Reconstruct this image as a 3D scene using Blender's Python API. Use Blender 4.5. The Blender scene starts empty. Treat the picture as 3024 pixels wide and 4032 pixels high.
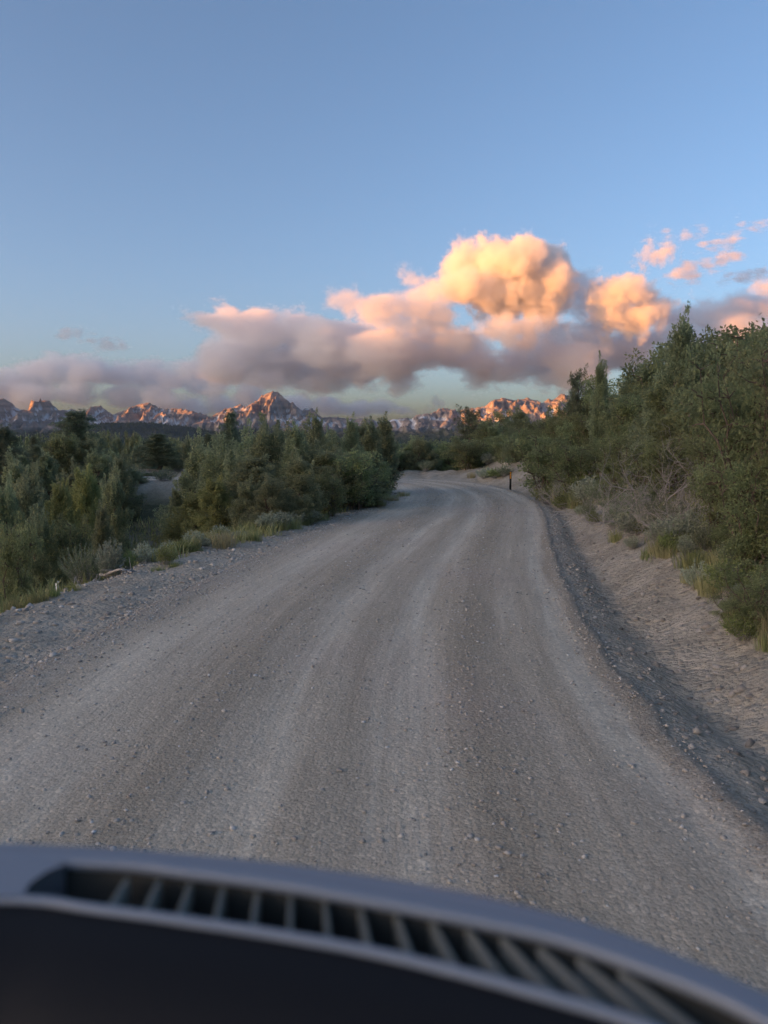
import bpy, math, random
import numpy as np
from mathutils import Vector

# ------------------------------------------------------------------ camera, sky, sun, exposure
sc = bpy.context.scene
COL = sc.collection
CAM_Z, F, K, PITCH = 2.2, 773.0, 3.9375, math.radians(5.2)   # eye height, focal length in px, photo px per render px
cam_data = bpy.data.cameras.new('camera')
cam = bpy.data.objects.new('camera', cam_data)
COL.objects.link(cam)
sc.camera = cam
cam_data.sensor_fit = 'VERTICAL'
cam_data.sensor_height = 36.0
cam_data.lens = 36.0 * F / 1024.0
cam_data.clip_start = 0.05
cam_data.clip_end = 60000.0
cam.location = (0, 0, CAM_Z)
cam.rotation_euler = (math.radians(90) - PITCH, 0, 0)
cam_data.dof.use_dof = True
cam_data.dof.focus_distance = 40.0
cam_data.dof.aperture_fstop = cam_data.lens / 7.0

SUN_EL = math.radians(5.0)
SUN_AZ = Vector((-0.90, -0.44, 0)).normalized()
world = bpy.data.worlds.new('World')
sc.world = world
world.use_nodes = True
wn = world.node_tree
sky = wn.nodes.new('ShaderNodeTexSky')
sky.sky_type = 'NISHITA'
sky.sun_disc = False
sky.sun_elevation = SUN_EL
sky.sun_rotation = math.atan2(SUN_AZ.x, SUN_AZ.y)
sky.altitude = 1100
sky.air_density = 0.75
sky.dust_density = 8.5
sky.ozone_density = 2.8
wn.nodes['Background'].inputs['Strength'].default_value = 0.15
white = wn.nodes.new('ShaderNodeMix')          # the camera's warm white balance, the same all over the sky
white.data_type = 'RGBA'
white.blend_type = 'MULTIPLY'
white.inputs['Factor'].default_value = 1.0
white.inputs[7].default_value = (1.26, 0.975, 0.80, 1)
wn.links.new(sky.outputs[0], white.inputs[6])
wn.links.new(white.outputs[2], wn.nodes['Background'].inputs['Color'])

sun_data = bpy.data.lights.new('sun', 'SUN')
sun_data.energy = 3.3
sun_data.angle = math.radians(0.5)
sun_data.color = (1.0, 0.31, 0.015)
sun = bpy.data.objects.new('sun', sun_data)
COL.objects.link(sun)
sdir = -Vector((SUN_AZ.x * math.cos(SUN_EL), SUN_AZ.y * math.cos(SUN_EL), math.sin(SUN_EL)))
sun.rotation_euler = sdir.to_track_quat('-Z', 'Y').to_euler()

vs = sc.view_settings
vs.view_transform = 'Standard'
vs.look = 'None'
vs.gamma = 1.0
vs.use_curve_mapping = False
vs.exposure = 1.82
cy = sc.cycles
cy.use_denoising = True
cy.max_bounces = 10
cy.diffuse_bounces = 6
cy.glossy_bounces = 2
cy.transmission_bounces = 3
cy.transparent_max_bounces = 8
cy.volume_bounces = 7
cy.volume_step_rate = 1.8
cy.volume_max_steps = 256
cy.caustics_reflective = False
cy.caustics_refractive = False
cy.sample_clamp_indirect = 4.0

# ------------------------------------------------------------------ helpers
SP, CP = math.sin(PITCH), math.cos(PITCH)


def at(X, Y, D):
    """Point at forward distance D on the sight line of photo pixel X, Y."""
    dx, dy = (X - 1512) / K, (2016 - Y) / K
    fy = F * CP + dy * SP
    t = D / fy
    return Vector((t * dx, D, CAM_Z + t * (-F * SP + dy * CP)))


def at_z(X, Y, z):
    dx, dy = (X - 1512) / K, (2016 - Y) / K
    t = (z - CAM_Z) / (-F * SP + dy * CP)
    return Vector((t * dx, t * (F * CP + dy * SP), z))


def hash2(ix, iy, seed):
    n = (ix.astype(np.int64) * 374761393 + iy.astype(np.int64) * 668265263 + seed * 974634777) & 0xFFFFFFFF
    n = ((n ^ (n >> 13)) * 1274126177) & 0xFFFFFFFF
    n = ((n ^ (n >> 16)) * 2246822519) & 0xFFFFFFFF
    return ((n ^ (n >> 15)) & 0xFFFFFF) / float(0x1000000)


def gnoise(x, y, seed=0):
    x, y = np.asarray(x, float), np.asarray(y, float)
    ix, iy = np.floor(x), np.floor(y)
    fx, fy = x - ix, y - iy
    ux, uy = fx**3 * (fx * (fx * 6 - 15) + 10), fy**3 * (fy * (fy * 6 - 15) + 10)

    def g(a, b):
        an = hash2(ix + a, iy + b, seed) * 2 * np.pi
        return np.cos(an) * (fx - a) + np.sin(an) * (fy - b)
    return 1.5 * ((g(0, 0) * (1 - ux) + g(1, 0) * ux) * (1 - uy) + (g(0, 1) * (1 - ux) + g(1, 1) * ux) * uy)


def fbm(x, y, oct=5, seed=0, gain=0.5):
    s, a = 0, 1.0
    for o in range(oct):
        s = s + a * gnoise(x * 2**o, y * 2**o, seed + o * 17)
        a *= gain
    return s


def ridged(x, y, oct=5, seed=0, gain=0.5):
    s, a = 0, 1.0
    for o in range(oct):
        s = s + a * (1 - np.abs(gnoise(x * 2**o, y * 2**o, seed + o * 31)) * 2)
        a *= gain
    return s


def sstep(a, b, x):
    t = np.clip((x - a) / (b - a), 0, 1)
    return t * t * (3 - 2 * t)


def mesh_np(name, V, faces, mats, smooth=False, attrs=None, mat_idx=None):
    """faces: list of int arrays (n, k)."""
    me = bpy.data.meshes.new(name)
    V = np.asarray(V, np.float32)
    faces = [np.asarray(f, np.int32) for f in faces if len(f)]
    loops = np.concatenate([f.ravel() for f in faces])
    sizes = np.concatenate([np.full(len(f), f.shape[1], np.int32) for f in faces])
    starts = np.concatenate([[0], np.cumsum(sizes)[:-1]]).astype(np.int32)
    me.vertices.add(len(V))
    me.vertices.foreach_set('co', V.ravel())
    me.loops.add(len(loops))
    me.loops.foreach_set('vertex_index', loops)
    me.polygons.add(len(sizes))
    me.polygons.foreach_set('loop_start', starts)
    me.polygons.foreach_set('loop_total', sizes)
    if smooth:
        me.polygons.foreach_set('use_smooth', np.ones(len(sizes), bool))
    for m in (mats if isinstance(mats, (list, tuple)) else [mats]):
        me.materials.append(m)
    if mat_idx is not None:
        me.polygons.foreach_set('material_index', mat_idx.astype(np.int32))
    me.update(calc_edges=True)
    for k, (dom, arr) in (attrs or {}).items():
        a = me.attributes.new(k, 'FLOAT', dom)
        a.data.foreach_set('value', np.asarray(arr, np.float32))
    return me


def obj(name, me, parent=None, **props):
    o = bpy.data.objects.new(name, me)
    COL.objects.link(o)
    o.parent = parent
    for k, v in props.items():
        o[k] = v
    return o


def grid_faces(nu, nv):
    i = np.arange(nu * nv).reshape(nu, nv)
    return np.stack([i[:-1, :-1], i[1:, :-1], i[1:, 1:], i[:-1, 1:]], -1).reshape(-1, 4)


class Nodes:
    def __init__(self, name):
        self.m = bpy.data.materials.new(name)
        self.m.use_nodes = True
        self.t = self.m.node_tree
        self.b = self.t.nodes['Principled BSDF']
        self.out = self.t.nodes['Material Output']
        self.b.inputs['Roughness'].default_value = 0.9
        self.b.inputs['Specular IOR Level'].default_value = 0.25

    def n(self, typ, **kw):
        nd = self.t.nodes.new('ShaderNode' + typ)
        for k, v in kw.items():
            if hasattr(nd, k):
                setattr(nd, k, v)
            else:
                nd.inputs[k.replace('_', ' ')].default_value = v
        return nd

    def l(self, a, b):
        self.t.links.new(a, b)

    def attr(self, name):
        return self.n('Attribute', attribute_name=name).outputs['Fac']

    def noise(self, scale, detail=4, rough=0.55, vec=None, dist=0):
        nd = self.n('TexNoise')
        nd.inputs['Scale'].default_value = scale
        nd.inputs['Detail'].default_value = detail
        nd.inputs['Roughness'].default_value = rough
        nd.inputs['Distortion'].default_value = dist
        self.l(vec if vec is not None else self.obj_co(), nd.inputs['Vector'])
        return nd.outputs['Fac']

    def obj_co(self):
        if not hasattr(self, '_co'):
            self._co = self.n('TexCoord').outputs['Object']
        return self._co

    def mapping(self, vec, scale=(1, 1, 1)):
        mp = self.n('Mapping')
        mp.inputs['Scale'].default_value = scale
        self.l(vec, mp.inputs['Vector'])
        return mp.outputs[0]

    def ramp(self, fac, stops):
        r = self.n('ValToRGB')
        e = r.color_ramp.elements
        while len(e) < len(stops):
            e.new(0.5)
        for el, (p, c) in zip(e, stops):
            el.position = p
            el.color = (*c, 1) if len(c) == 3 else c
        self.l(fac, r.inputs[0])
        return r.outputs[0]

    def mix(self, fac, a, b, mode='MIX'):
        m = self.n('Mix', data_type='RGBA', blend_type=mode)
        for s, v in ((m.inputs['Factor'], fac), (m.inputs[6], a), (m.inputs[7], b)):
            if isinstance(v, (int, float)):
                s.default_value = v
            elif isinstance(v, tuple):
                s.default_value = (*v, 1)
            else:
                self.l(v, s)
        return m.outputs[2]

    def math(self, op, a, b=0.0, c=0.0):
        m = self.n('Math', operation=op)
        for s, v in zip(m.inputs, (a, b, c)):
            if isinstance(v, (int, float)):
                s.default_value = v
            else:
                self.l(v, s)
        return m.outputs[0]

    def bump(self, h, strength, dist):
        b = self.n('Bump')
        b.inputs['Strength'].default_value = strength
        b.inputs['Distance'].default_value = dist
        self.l(h, b.inputs['Height'])
        self.l(b.outputs[0], self.b.inputs['Normal'])

    def color(self, c):
        if isinstance(c, tuple):
            self.b.inputs['Base Color'].default_value = (*c, 1)
        else:
            self.l(c, self.b.inputs['Base Color'])
        return self.m


def plain(name, c, rough=0.8, spec=0.3, metal=0.0, var=0.0, scale=8):
    N = Nodes(name)
    N.b.inputs['Roughness'].default_value = rough
    N.b.inputs['Specular IOR Level'].default_value = spec
    N.b.inputs['Metallic'].default_value = metal
    if var:
        f = N.noise(scale, 5)
        N.color(N.mix(f, tuple(v * (1 - var) for v in c), tuple(min(1, v * (1 + var)) for v in c)))
    else:
        N.color(c)
    return N.m


def foliage(name, ca, cb, trans=0.3, rough=0.6, hue=0.02):
    N = Nodes(name)
    N.b.inputs['Roughness'].default_value = rough
    N.b.inputs['Specular IOR Level'].default_value = 0.2
    base = N.mix(N.attr('tint'), ca, cb)
    oi = N.n('ObjectInfo')
    hs = N.n('HueSaturation')
    N.l(base, hs.inputs['Color'])
    N.l(N.math('MULTIPLY_ADD', oi.outputs['Random'], hue * 2, 0.5 - hue), hs.inputs['Hue'])
    N.l(N.math('MULTIPLY_ADD', oi.outputs['Random'], 0.35, 0.82), hs.inputs['Value'])
    N.color(hs.outputs[0])
    tr = N.n('BsdfTranslucent')
    N.l(hs.outputs[0], tr.inputs['Color'])
    mx = N.n('MixShader')
    mx.inputs[0].default_value = trans
    N.l(N.b.outputs[0], mx.inputs[1])
    N.l(tr.outputs[0], mx.inputs[2])
    N.l(mx.outputs[0], N.out.inputs['Surface'])
    return N.m


# ------------------------------------------------------------------ the lie of the land
S_ = 2.2 / 2.1
CL = np.array([(0.2, -12), (-.45, -4), (-.66, 1.0), (-.66, 4.5), (-0.47, 8), (0.06, 12), (0.92, 17), (1.78, 21.5), (2.45, 26),
               (2.78, 31), (2.38, 36.3), (0.9, 40.6), (-1.6, 43.2), (-5, 44.6), (-10, 44.8), (-18, 43.5), (-30, 40)]) * S_
HW = 2.86


def catmull(P, step=0.2):
    out = []
    P = np.vstack([2 * P[0] - P[1], P, 2 * P[-1] - P[-2]])
    for i in range(1, len(P) - 2):
        p0, p1, p2, p3 = P[i - 1], P[i], P[i + 1], P[i + 2]
        n = max(2, int(np.linalg.norm(p2 - p1) / step))
        for t in np.linspace(0, 1, n, endpoint=False):
            out.append(0.5 * (2 * p1 + (p2 - p0) * t + (2 * p0 - 5 * p1 + 4 * p2 - p3) * t * t + (3 * p1 - p0 - 3 * p2 + p3) * t**3))
    out.append(P[-2])
    return np.array(out)


ROAD = catmull(CL)
RT = np.gradient(ROAD, axis=0)
RT /= np.linalg.norm(RT, axis=1)[:, None]
RN = np.stack([RT[:, 1], -RT[:, 0]], 1)          # points to the right
RS = np.concatenate([[0], np.cumsum(np.linalg.norm(np.diff(ROAD, axis=0), axis=1))])


def lateral(x, y):
    x, y = np.atleast_1d(np.asarray(x, float)).ravel(), np.atleast_1d(np.asarray(y, float)).ravel()
    lat, sta = np.empty(len(x)), np.empty(len(x))
    for a in range(0, len(x), 20000):
        xs, ys = x[a:a + 20000], y[a:a + 20000]
        d2 = (xs[:, None] - ROAD[None, :, 0])**2 + (ys[:, None] - ROAD[None, :, 1])**2
        j = d2.argmin(1)
        dx, dy = xs - ROAD[j, 0], ys - ROAD[j, 1]
        side = np.sign(dx * RN[j, 0] + dy * RN[j, 1])
        lat[a:a + 20000] = side * np.sqrt(d2[np.arange(len(xs)), j])
        sta[a:a + 20000] = RS[j]
    return lat, sta


RP = ([0, .25, .55, .78, 1.55, 3.0, 6, 12, 30, 80, 300, 9000], [0, -.04, -.15, -.09, .38, 1.1, 1.95, 2.5, 2.6, 1.0, 0, 0])
LP = ([0, .8, 1.7, 2.5, 5, 9, 20, 60, 9000], [0, .03, -.03, -.35, -1.45, -2.5, -3.3, -3.8, -3.8])
BP = ([0, .4, 1.2, 3, 8, 25, 60, 9000], [0, -.05, .18, .35, .1, -1.6, -3.3, -3.8])


def height(x, y, fine=True):
    shp = np.shape(x)
    x, y = np.atleast_1d(np.asarray(x, float)).ravel(), np.atleast_1d(np.asarray(y, float)).ravel()
    lat, sta = lateral(x, y)
    s = np.abs(lat) - HW
    far = np.hypot(x, y)
    hill = np.interp(s, *RP)
    bend = np.interp(s, *BP)
    a = np.where(y < 30, 1.0, 0.0) + np.where(y >= 30, 1 - sstep(30, 44, y) * (1 - sstep(3.0, 9.0, x - 0.14 * (y - 44))), 0)
    right = bend * (1 - a) + hill * a
    # the hill on the right levels out far away
    left = np.interp(s, *LP)
    z = np.where(lat > 0, right, left)
    z = np.where(s < 0, 0.03 * (1 - (lat / HW)**2), z)
    w = sstep(0.3, 2.5, s)
    z = z + w * (0.10 * fbm(x / 1.7, y / 1.7, 4, 3) + 0.35 * sstep(3, 12, s) * fbm(x / 9, y / 9, 3, 5))
    if fine:
        bank = sstep(0.0, 0.5, s)
        z = z + bank * (0.055 * fbm(x / 0.8, y / 0.8, 2, 9, .5) + np.where(lat > 0, .08, 0) * sstep(.8, 1.6, s) * (ridged(x / 1.4, y / 1.4, 2, 12) - 1))
    # far valley and rise to the range
    v = np.interp(far, [0, 70, 200, 600, 1500, 3500, 9000], [0, 0, 0.5, 2, 5, 8, 12])
    z = z * (1 - sstep(150, 900, far) * 0.7) + v + sstep(80, 400, far) * 2.2 * fbm(x / 120, y / 120, 3, 21)
    return z.reshape(shp), lat.reshape(shp), sta.reshape(shp)


def gz(x, y):
    return float(height(np.array([x]), np.array([y]))[0][0])


def axis(fine_lo, fine_hi, step, far_lo, far_hi, grow=1.09):
    a = list(np.arange(fine_lo, fine_hi, step))
    d, p = step, a[-1]
    while p < far_hi:
        d *= grow
        p += d
        a.append(p)
    d, p = step, a[0]
    lo = []
    while p > far_lo:
        d *= grow
        p -= d
        lo.append(p)
    return np.array(lo[::-1] + a)


# ---- materials of the ground
def road_material():
    N = Nodes('gravel_road')
    uv = N.n('UVMap', uv_map='road').outputs[0]
    sep = N.n('SeparateXYZ')
    N.l(uv, sep.inputs[0])
    wob = N.noise(1.0, 3, vec=N.mapping(uv, (0.5, 0.12, 1)))
    lat = N.math('ADD', sep.outputs[0], N.math('MULTIPLY_ADD', wob, 0.7, -0.35))
    pos = N.math('MULTIPLY_ADD', lat, 1 / 6.4, 0.5)
    P = lambda m: m / 6.4 + 0.5
    # packed, pale wheel paths between strips of loose darker gravel
    path = N.ramp(pos, [(P(-3.1), (.3,) * 3), (P(-2.6), (.15,) * 3), (P(-1.9), (.75,) * 3), (P(-1.35), (.55,) * 3), (P(-.8), (.1,) * 3), (P(-.15), (.8,) * 3),
                        (P(.35), (.25,) * 3), (P(.8), (.85,) * 3), (P(1.35), (.05,) * 3), (P(1.95), (.6,) * 3), (P(2.2), (.45,) * 3), (P(2.45), (1.0,) * 3), (P(2.62), (.95,) * 3), (P(2.74), (.1,) * 3), (P(3.1), (.3,) * 3)])
    streak = N.noise(1.0, 5, 0.65, vec=N.mapping(uv, (3.2, 0.22, 1)))
    patch = N.noise(0.45, 4, 0.6)
    fine = N.noise(1.0, 6, 0.75, vec=N.mapping(uv, (9.0, 0.28, 1)))
    f = N.math('ADD', N.math('MULTIPLY', path, 1.0), N.math('MULTIPLY_ADD', streak, 0.9, -0.55))
    f = N.math('ADD', f, N.math('MULTIPLY_ADD', fine, 1.5, -0.75))
    f = N.math('ADD', f, N.math('MULTIPLY_ADD', patch, 0.5, -0.25))
    base = N.ramp(f, [(0.0, (.45, .38, .28)), (0.45, (.55, .47, .355)), (1.0, (.70, .62, .48))])
    pink = N.noise(0.23, 3)
    base = N.mix(N.ramp(pink, [(.5, (0, 0, 0)), (.72, (.45,) * 3)]), base, (.48, .375, .305))
    edge = N.math('ADD', N.math('ABSOLUTE', sep.outputs[0]), N.math('MULTIPLY_ADD', N.noise(1.6, 5, .7), 1.1, -.55))
    base = N.mix(N.ramp(N.math('MULTIPLY_ADD', edge, 1.2, -2.75), [(0, (0, 0, 0)), (1, (.9,) * 3)]), base, N.ramp(N.noise(22, 4, .75), [(.3, (.24, .205, .16)), (.5, (.38, .33, .265)), (.72, (.55, .49, .40))]))
    vo = N.n('TexVoronoi', feature='F1')
    vo.inputs['Scale'].default_value = 42
    N.l(N.obj_co(), vo.inputs['Vector'])
    sp = N.n('SeparateXYZ')
    N.l(vo.outputs['Color'], sp.inputs[0])
    vo2 = N.n('TexVoronoi', feature='F1')
    vo2.inputs['Scale'].default_value = 15
    N.l(N.obj_co(), vo2.inputs['Vector'])
    sp2 = N.n('SeparateXYZ')
    N.l(vo2.outputs['Color'], sp2.inputs[0])
    grain = N.ramp(sp.outputs[0], [(0, (.7,) * 3), (.5, (.97,) * 3), (.86, (1.08,) * 3), (1, (1.6,) * 3)])
    base = N.mix(0.45, base, grain, 'MULTIPLY')
    grit = N.noise(70, 4, 0.7)
    base = N.mix(0.5, base, N.ramp(grit, [(.3, (.55,) * 3), (.7, (1.45,) * 3)]), 'MULTIPLY')
    N.color(base)
    h = N.math('ADD', N.math('MULTIPLY', vo.outputs['Distance'], -0.5), N.math('MULTIPLY', grit, 0.7))
    loose = N.math('SUBTRACT', 1.25, f)
    h = N.math('MULTIPLY', h, loose)
    h = N.math('ADD', h, N.math('MULTIPLY', N.math('MULTIPLY', vo2.outputs['Distance'], sp2.outputs[1]), -0.5))
    h = N.math('ADD', h, N.math('MULTIPLY', streak, 1.2))
    N.bump(h, 0.9, 0.02)
    return N.m


def ground_material():
    N = Nodes('dry_soil')
    n1 = N.noise(0.8, 6, 0.62)
    n2 = N.noise(9, 5, 0.7)
    n3 = N.noise(55, 3, 0.7)
    soil = N.ramp(n1, [(.28, (.30, .26, .195)), (.5, (.44, .39, .305)), (.72, (.58, .52, .42))])
    soil = N.mix(0.7, soil, N.ramp(n2, [(.3, (.62,) * 3), (.55, (1.0,) * 3), (.75, (1.3,) * 3)]), 'MULTIPLY')
    soil = N.mix(0.5, soil, N.ramp(n3, [(.3, (.6,) * 3), (.7, (1.4,) * 3)]), 'MULTIPLY')
    grav = N.ramp(N.noise(26, 4, 0.75), [(.28, (.30, .26, .20)), (.5, (.46, .41, .325)), (.72, (.64, .57, .465))])
    c = N.mix(N.attr('gravel'), soil, grav)
    turf = N.ramp(N.noise(3.0, 6, 0.7), [(.3, (.055, .06, .032)), (.5, (.10, .105, .055)), (.72, (.20, .19, .11))])
    c = N.mix(N.attr('turf'), c, turf)
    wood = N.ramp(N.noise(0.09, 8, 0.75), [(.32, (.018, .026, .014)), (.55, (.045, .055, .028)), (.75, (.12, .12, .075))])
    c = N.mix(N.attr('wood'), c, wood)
    N.color(c)
    vo = N.n('TexVoronoi', feature='F1')
    vo.inputs['Scale'].default_value = 20
    N.l(N.obj_co(), vo.inputs['Vector'])
    h = N.math('ADD', N.math('MULTIPLY', n2, 1.6), N.math('MULTIPLY', n3, 0.5))
    h = N.math('ADD', h, N.math('MULTIPLY', vo.outputs['Distance'], -0.9))
    v2 = N.n('TexVoronoi', feature='F1')
    v2.inputs['Scale'].default_value = 7
    N.l(N.obj_co(), v2.inputs['Vector'])
    h = N.math('ADD', h, N.math('MULTIPLY', v2.outputs['Distance'], -1.6))
    N.bump(h, 0.7, 0.06)
    return N.m


# ---- ground sheet
xs = axis(-8, 9, 0.13, -10500, 10500)
ys = axis(2.5, 22, 0.14, -10500, 10300, 1.06)
gx, gy = np.meshgrid(xs, ys, indexing='ij')
H, LAT, STA = height(gx, gy)
s_edge = np.abs(LAT) - HW
under = (1 - sstep(-0.35, -0.12, s_edge)) * 0.15
Vg = np.stack([gx, gy, H - under], -1).reshape(-1, 3)
fx, fy_ = gx.ravel(), gy.ravel()
sE, lt = s_edge.ravel(), LAT.ravel()
jit = 0.35 * fbm(fx / 0.8, fy_ / 0.8, 3, 40)
gravel_a = np.where(lt > 0, (1 - sstep(.3, .75, sE + .9 * jit)) * .85, 0.22 * (1 - sstep(.6, 1.8, sE + jit)))
turf_a = np.where(lt > 0, 0.75 * sstep(3.0, 5.0, sE + 2.5 * jit), sstep(2.0, 3.2, sE + jit) * (0.8 + 0.7 * fbm(fx / 4, fy_ / 4, 3, 44)))
turf_a = np.clip(turf_a, 0, 1)
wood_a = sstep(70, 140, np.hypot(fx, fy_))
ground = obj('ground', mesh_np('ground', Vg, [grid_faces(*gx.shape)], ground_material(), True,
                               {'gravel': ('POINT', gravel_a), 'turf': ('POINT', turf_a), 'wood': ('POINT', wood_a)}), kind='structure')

# ---- gravel road
lat_s = np.concatenate([[-HW - 0.12], np.linspace(-HW + 0.02, HW - 0.02, 61), [HW + 0.12]])
RV, RUV = [], []
rut = lambda l: -0.018 * np.exp(-((l - 2.5) / .22)**2) - 0.012 * np.exp(-((l - .8) / .25)**2) + 0.012 * np.exp(-((l - 1.4) / .3)**2) + 0.022 * np.exp(-((l - 2.82) / .14)**2) - 0.01 * np.exp(-((l + .15) / .25)**2) + .012 * np.exp(-((l + .8) / .3)**2) + .02 * np.exp(-((l + 2.7) / .2)**2)
st = np.arange(0, len(ROAD), 1)
edge_w = 0.07 * fbm(RS[st] / 1.1, RS[st] * 0, 4, 60, .65)[:, None] * sstep(HW - .45, HW, np.abs(lat_s))[None, :]
LATS = lat_s[None, :] + edge_w
PX = ROAD[st, None, 0] + RN[st, None, 0] * LATS
PY = ROAD[st, None, 1] + RN[st, None, 1] * LATS
PZ = 0.034 * (1 - (lat_s / HW)**2)[None, :] + rut(lat_s)[None, :] + 0.006 * fbm(PX / .5, PY / .5, 3, 61) + 0.004
PZ[:, 0] = -0.10
PZ[:, -1] = -0.14
RVv = np.stack([PX, PY, PZ], -1).reshape(-1, 3)
rme = mesh_np('road', RVv, [grid_faces(*PX.shape)], road_material(), True)
uvl = rme.uv_layers.new(name='road')
UVv = np.stack([np.broadcast_to(lat_s[None, :], PX.shape), np.broadcast_to(RS[st][:, None], PX.shape)], -1).reshape(-1, 2)
li = np.empty(len(rme.loops), np.int32)
rme.loops.foreach_get('vertex_index', li)
uvl.data.foreach_set('uv', UVv[li].astype(np.float32).ravel())
obj('road', rme, kind='structure')


# ------------------------------------------------------------------ mountains and hills
def heights_of(sky_pts, D):
    P = np.array([(at(X, Y, D).x, at(X, Y, D).z) for X, Y in sky_pts])
    return lambda x: np.interp(x, P[:, 0], P[:, 1])


RANGE = [(-1600, 1600), (-900, 1580), (-300, 1610), (0, 1574), (18, 1570), (45, 1586), (78, 1613), (90, 1610), (124, 1619), (142, 1607), (158, 1584), (166, 1577), (193, 1574), (202, 1589), (229, 1611), (271, 1614), (280, 1607),
         (289, 1613), (332, 1620), (338, 1613), (362, 1604), (395, 1596), (410, 1608), (446, 1634), (455, 1625), (525, 1605), (534, 1596), (567, 1587), (594, 1584), (609, 1595), (639, 1610), (706, 1607), (748, 1616),
         (790, 1625), (823, 1640), (844, 1634), (892, 1607), (909, 1608), (945, 1591), (954, 1593), (963, 1604), (1015, 1580), (1030, 1558), (1060, 1543), (1072, 1538), (1096, 1543), (1117, 1564), (1132, 1573), (1144, 1589),
         (1153, 1581), (1165, 1598), (1189, 1613), (1201, 1608), (1229, 1607), (1244, 1619), (1265, 1643), (1316, 1642), (1331, 1640), (1346, 1646), (1370, 1644), (1382, 1649), (1418, 1646), (1503, 1658), (1527, 1655), (1551, 1649),
         (1581, 1646), (1623, 1646), (1654, 1629), (1702, 1628), (1711, 1619), (1732, 1607), (1762, 1608), (1804, 1622), (1816, 1613), (1859, 1606), (1911, 1599), (1931, 1579), (1975, 1565), (2027, 1575), (2051, 1571),
         (2075, 1565), (2107, 1575), (2135, 1587), (2159, 1567), (2175, 1575), (2211, 1549), (2235, 1555), (2300, 1575), (2450, 1560), (2700, 1590), (3100, 1570), (3700, 1600), (4600, 1590)]


def mountain_material():
    N = Nodes('mountain_rock')
    co = N.obj_co()
    strata = N.noise(1.0, 5, 0.6, vec=N.mapping(co, (.0016, .0016, .03)))
    patch = N.noise(0.006, 6, 0.65)
    rock = N.mix(N.ramp(strata, [(.3, (0, 0, 0)), (.68, (1, 1, 1))]), (.185, .165, .16), (.38, .31, .27))
    rock = N.mix(0.6, rock, N.ramp(patch, [(.3, (.6, .58, .58)), (.7, (1.25, 1.2, 1.15))]), 'MULTIPLY')
    c = N.mix(N.attr('forest'), rock, N.ramp(N.noise(.02, 6, .7), [(.35, (.035, .045, .03)), (.7, (.10, .10, .07))]))
    c = N.mix(N.attr('snow'), c, (.72, .72, .72))
    N.color(c)
    N.bump(N.math('ADD', N.noise(.03, 6, .7), N.math('MULTIPLY', strata, .6)), 1.0, 14)
    return N.m


def make_range(D=7000.0):
    Hf = heights_of(RANGE, D)
    x = np.arange(-5200, 5200, 11.0)
    t = np.concatenate([[-.5, -.2, -.06], np.linspace(0, 1, 150)**1.15])
    XX, TT = np.meshgrid(x, t, indexing='ij')
    wav = 260 * fbm(x / 1400, x * 0, 3, 70)[:, None] + 60 * fbm(x / 260, x * 0, 2, 71)[:, None]
    Dr = D + wav
    span = 1500 + 350 * fbm(x / 900, x * 0 + 5, 2, 72)[:, None]
    tt = np.clip(TT, 0, 1)
    warp = tt * 260 * fbm(XX / 420, tt * 2.2, 3, 73)
    xr = (XX + warp) * D / Dr
    jag = (11 * fbm(XX / 45, XX * 0, 4, 74, .65)) * (Hf(xr) > 130)
    crest = (Hf(xr) - CAM_Z) * Dr / D + jag
    smooth = np.array([np.convolve(np.pad(Hf(x), 60, 'edge'), np.ones(121) / 121, 'valid')]).T
    crest = crest * (1 - 0.65 * sstep(.15, .7, tt)) + smooth * 0.65 * sstep(.15, .7, tt)
    prof = 0.55 * (1 - tt)**2.6 + 0.45 * (1 - tt)**1.15
    YY = Dr - TT * span
    Z = 14 + (crest - 14) * prof
    Z = np.where(TT < 0, crest + TT * 900, Z)
    rel = np.clip(crest / 380, .35, 1.3)
    amp = sstep(0, .12, tt) * (1 - .75 * sstep(.45, 1, tt)) * rel
    spur = ridged((XX + .4 * warp) / 190, YY / 560, 6, 80, .6) - 1.0
    Z = Z + amp * 66 * spur
    fine = ridged(XX / 60, YY / 130, 4, 90, .55) - 1.0
    Z = Z + sstep(0, .04, tt) * (1 - .6 * sstep(.4, 1, tt)) * rel * 16 * fine
    # cliff bands
    band = np.sin(Z / 17 + 2.5 * fbm(XX / 500, YY / 500, 2, 95))
    Z = Z + sstep(.01, .06, tt) * (1 - sstep(.5, .8, tt)) * 5.0 * band
    gzx = np.gradient(Z, axis=0) / 11.0
    lap = np.gradient(np.gradient(Z, axis=0), axis=0)
    lap = sum(np.roll(lap, k, 0) for k in (-1, 0, 1)) / 3
    zone = sstep(70, 150, Z) * (1 - sstep(330, 420, Z)) * (1 - sstep(.55, .8, tt))
    pick = fbm(XX / 420, YY / 520, 3, 97)
    snow = sstep(1.2, 2.8, lap + 1.3 * pick + .8 * fbm(XX / 50, YY / 60, 3, 99)) * zone * sstep(-.2, .25, pick)
    ledge = sstep(.78, .95, -band + .25 * fbm(XX / 70, YY / 70, 2, 98)) * zone * sstep(.12, .4, fbm(XX / 330, YY / 400, 3, 101))
    snow = np.clip(snow * .8 + ledge, 0, 1) * (1 - .7 * sstep(260, 340, Z))
    forest = (1 - sstep(55, 125, Z + 40 * fbm(XX / 160, YY / 160, 4, 103))) * (TT > 0)
    V = np.stack([XX, YY, Z], -1).reshape(-1, 3)
    return mesh_np('mountain_range', V, [grid_faces(*XX.shape)], mountain_material(), True,
                   {'snow': ('POINT', snow.ravel()), 'forest': ('POINT', forest.ravel())})


obj('mountain_range', make_range(), kind='structure')


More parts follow.
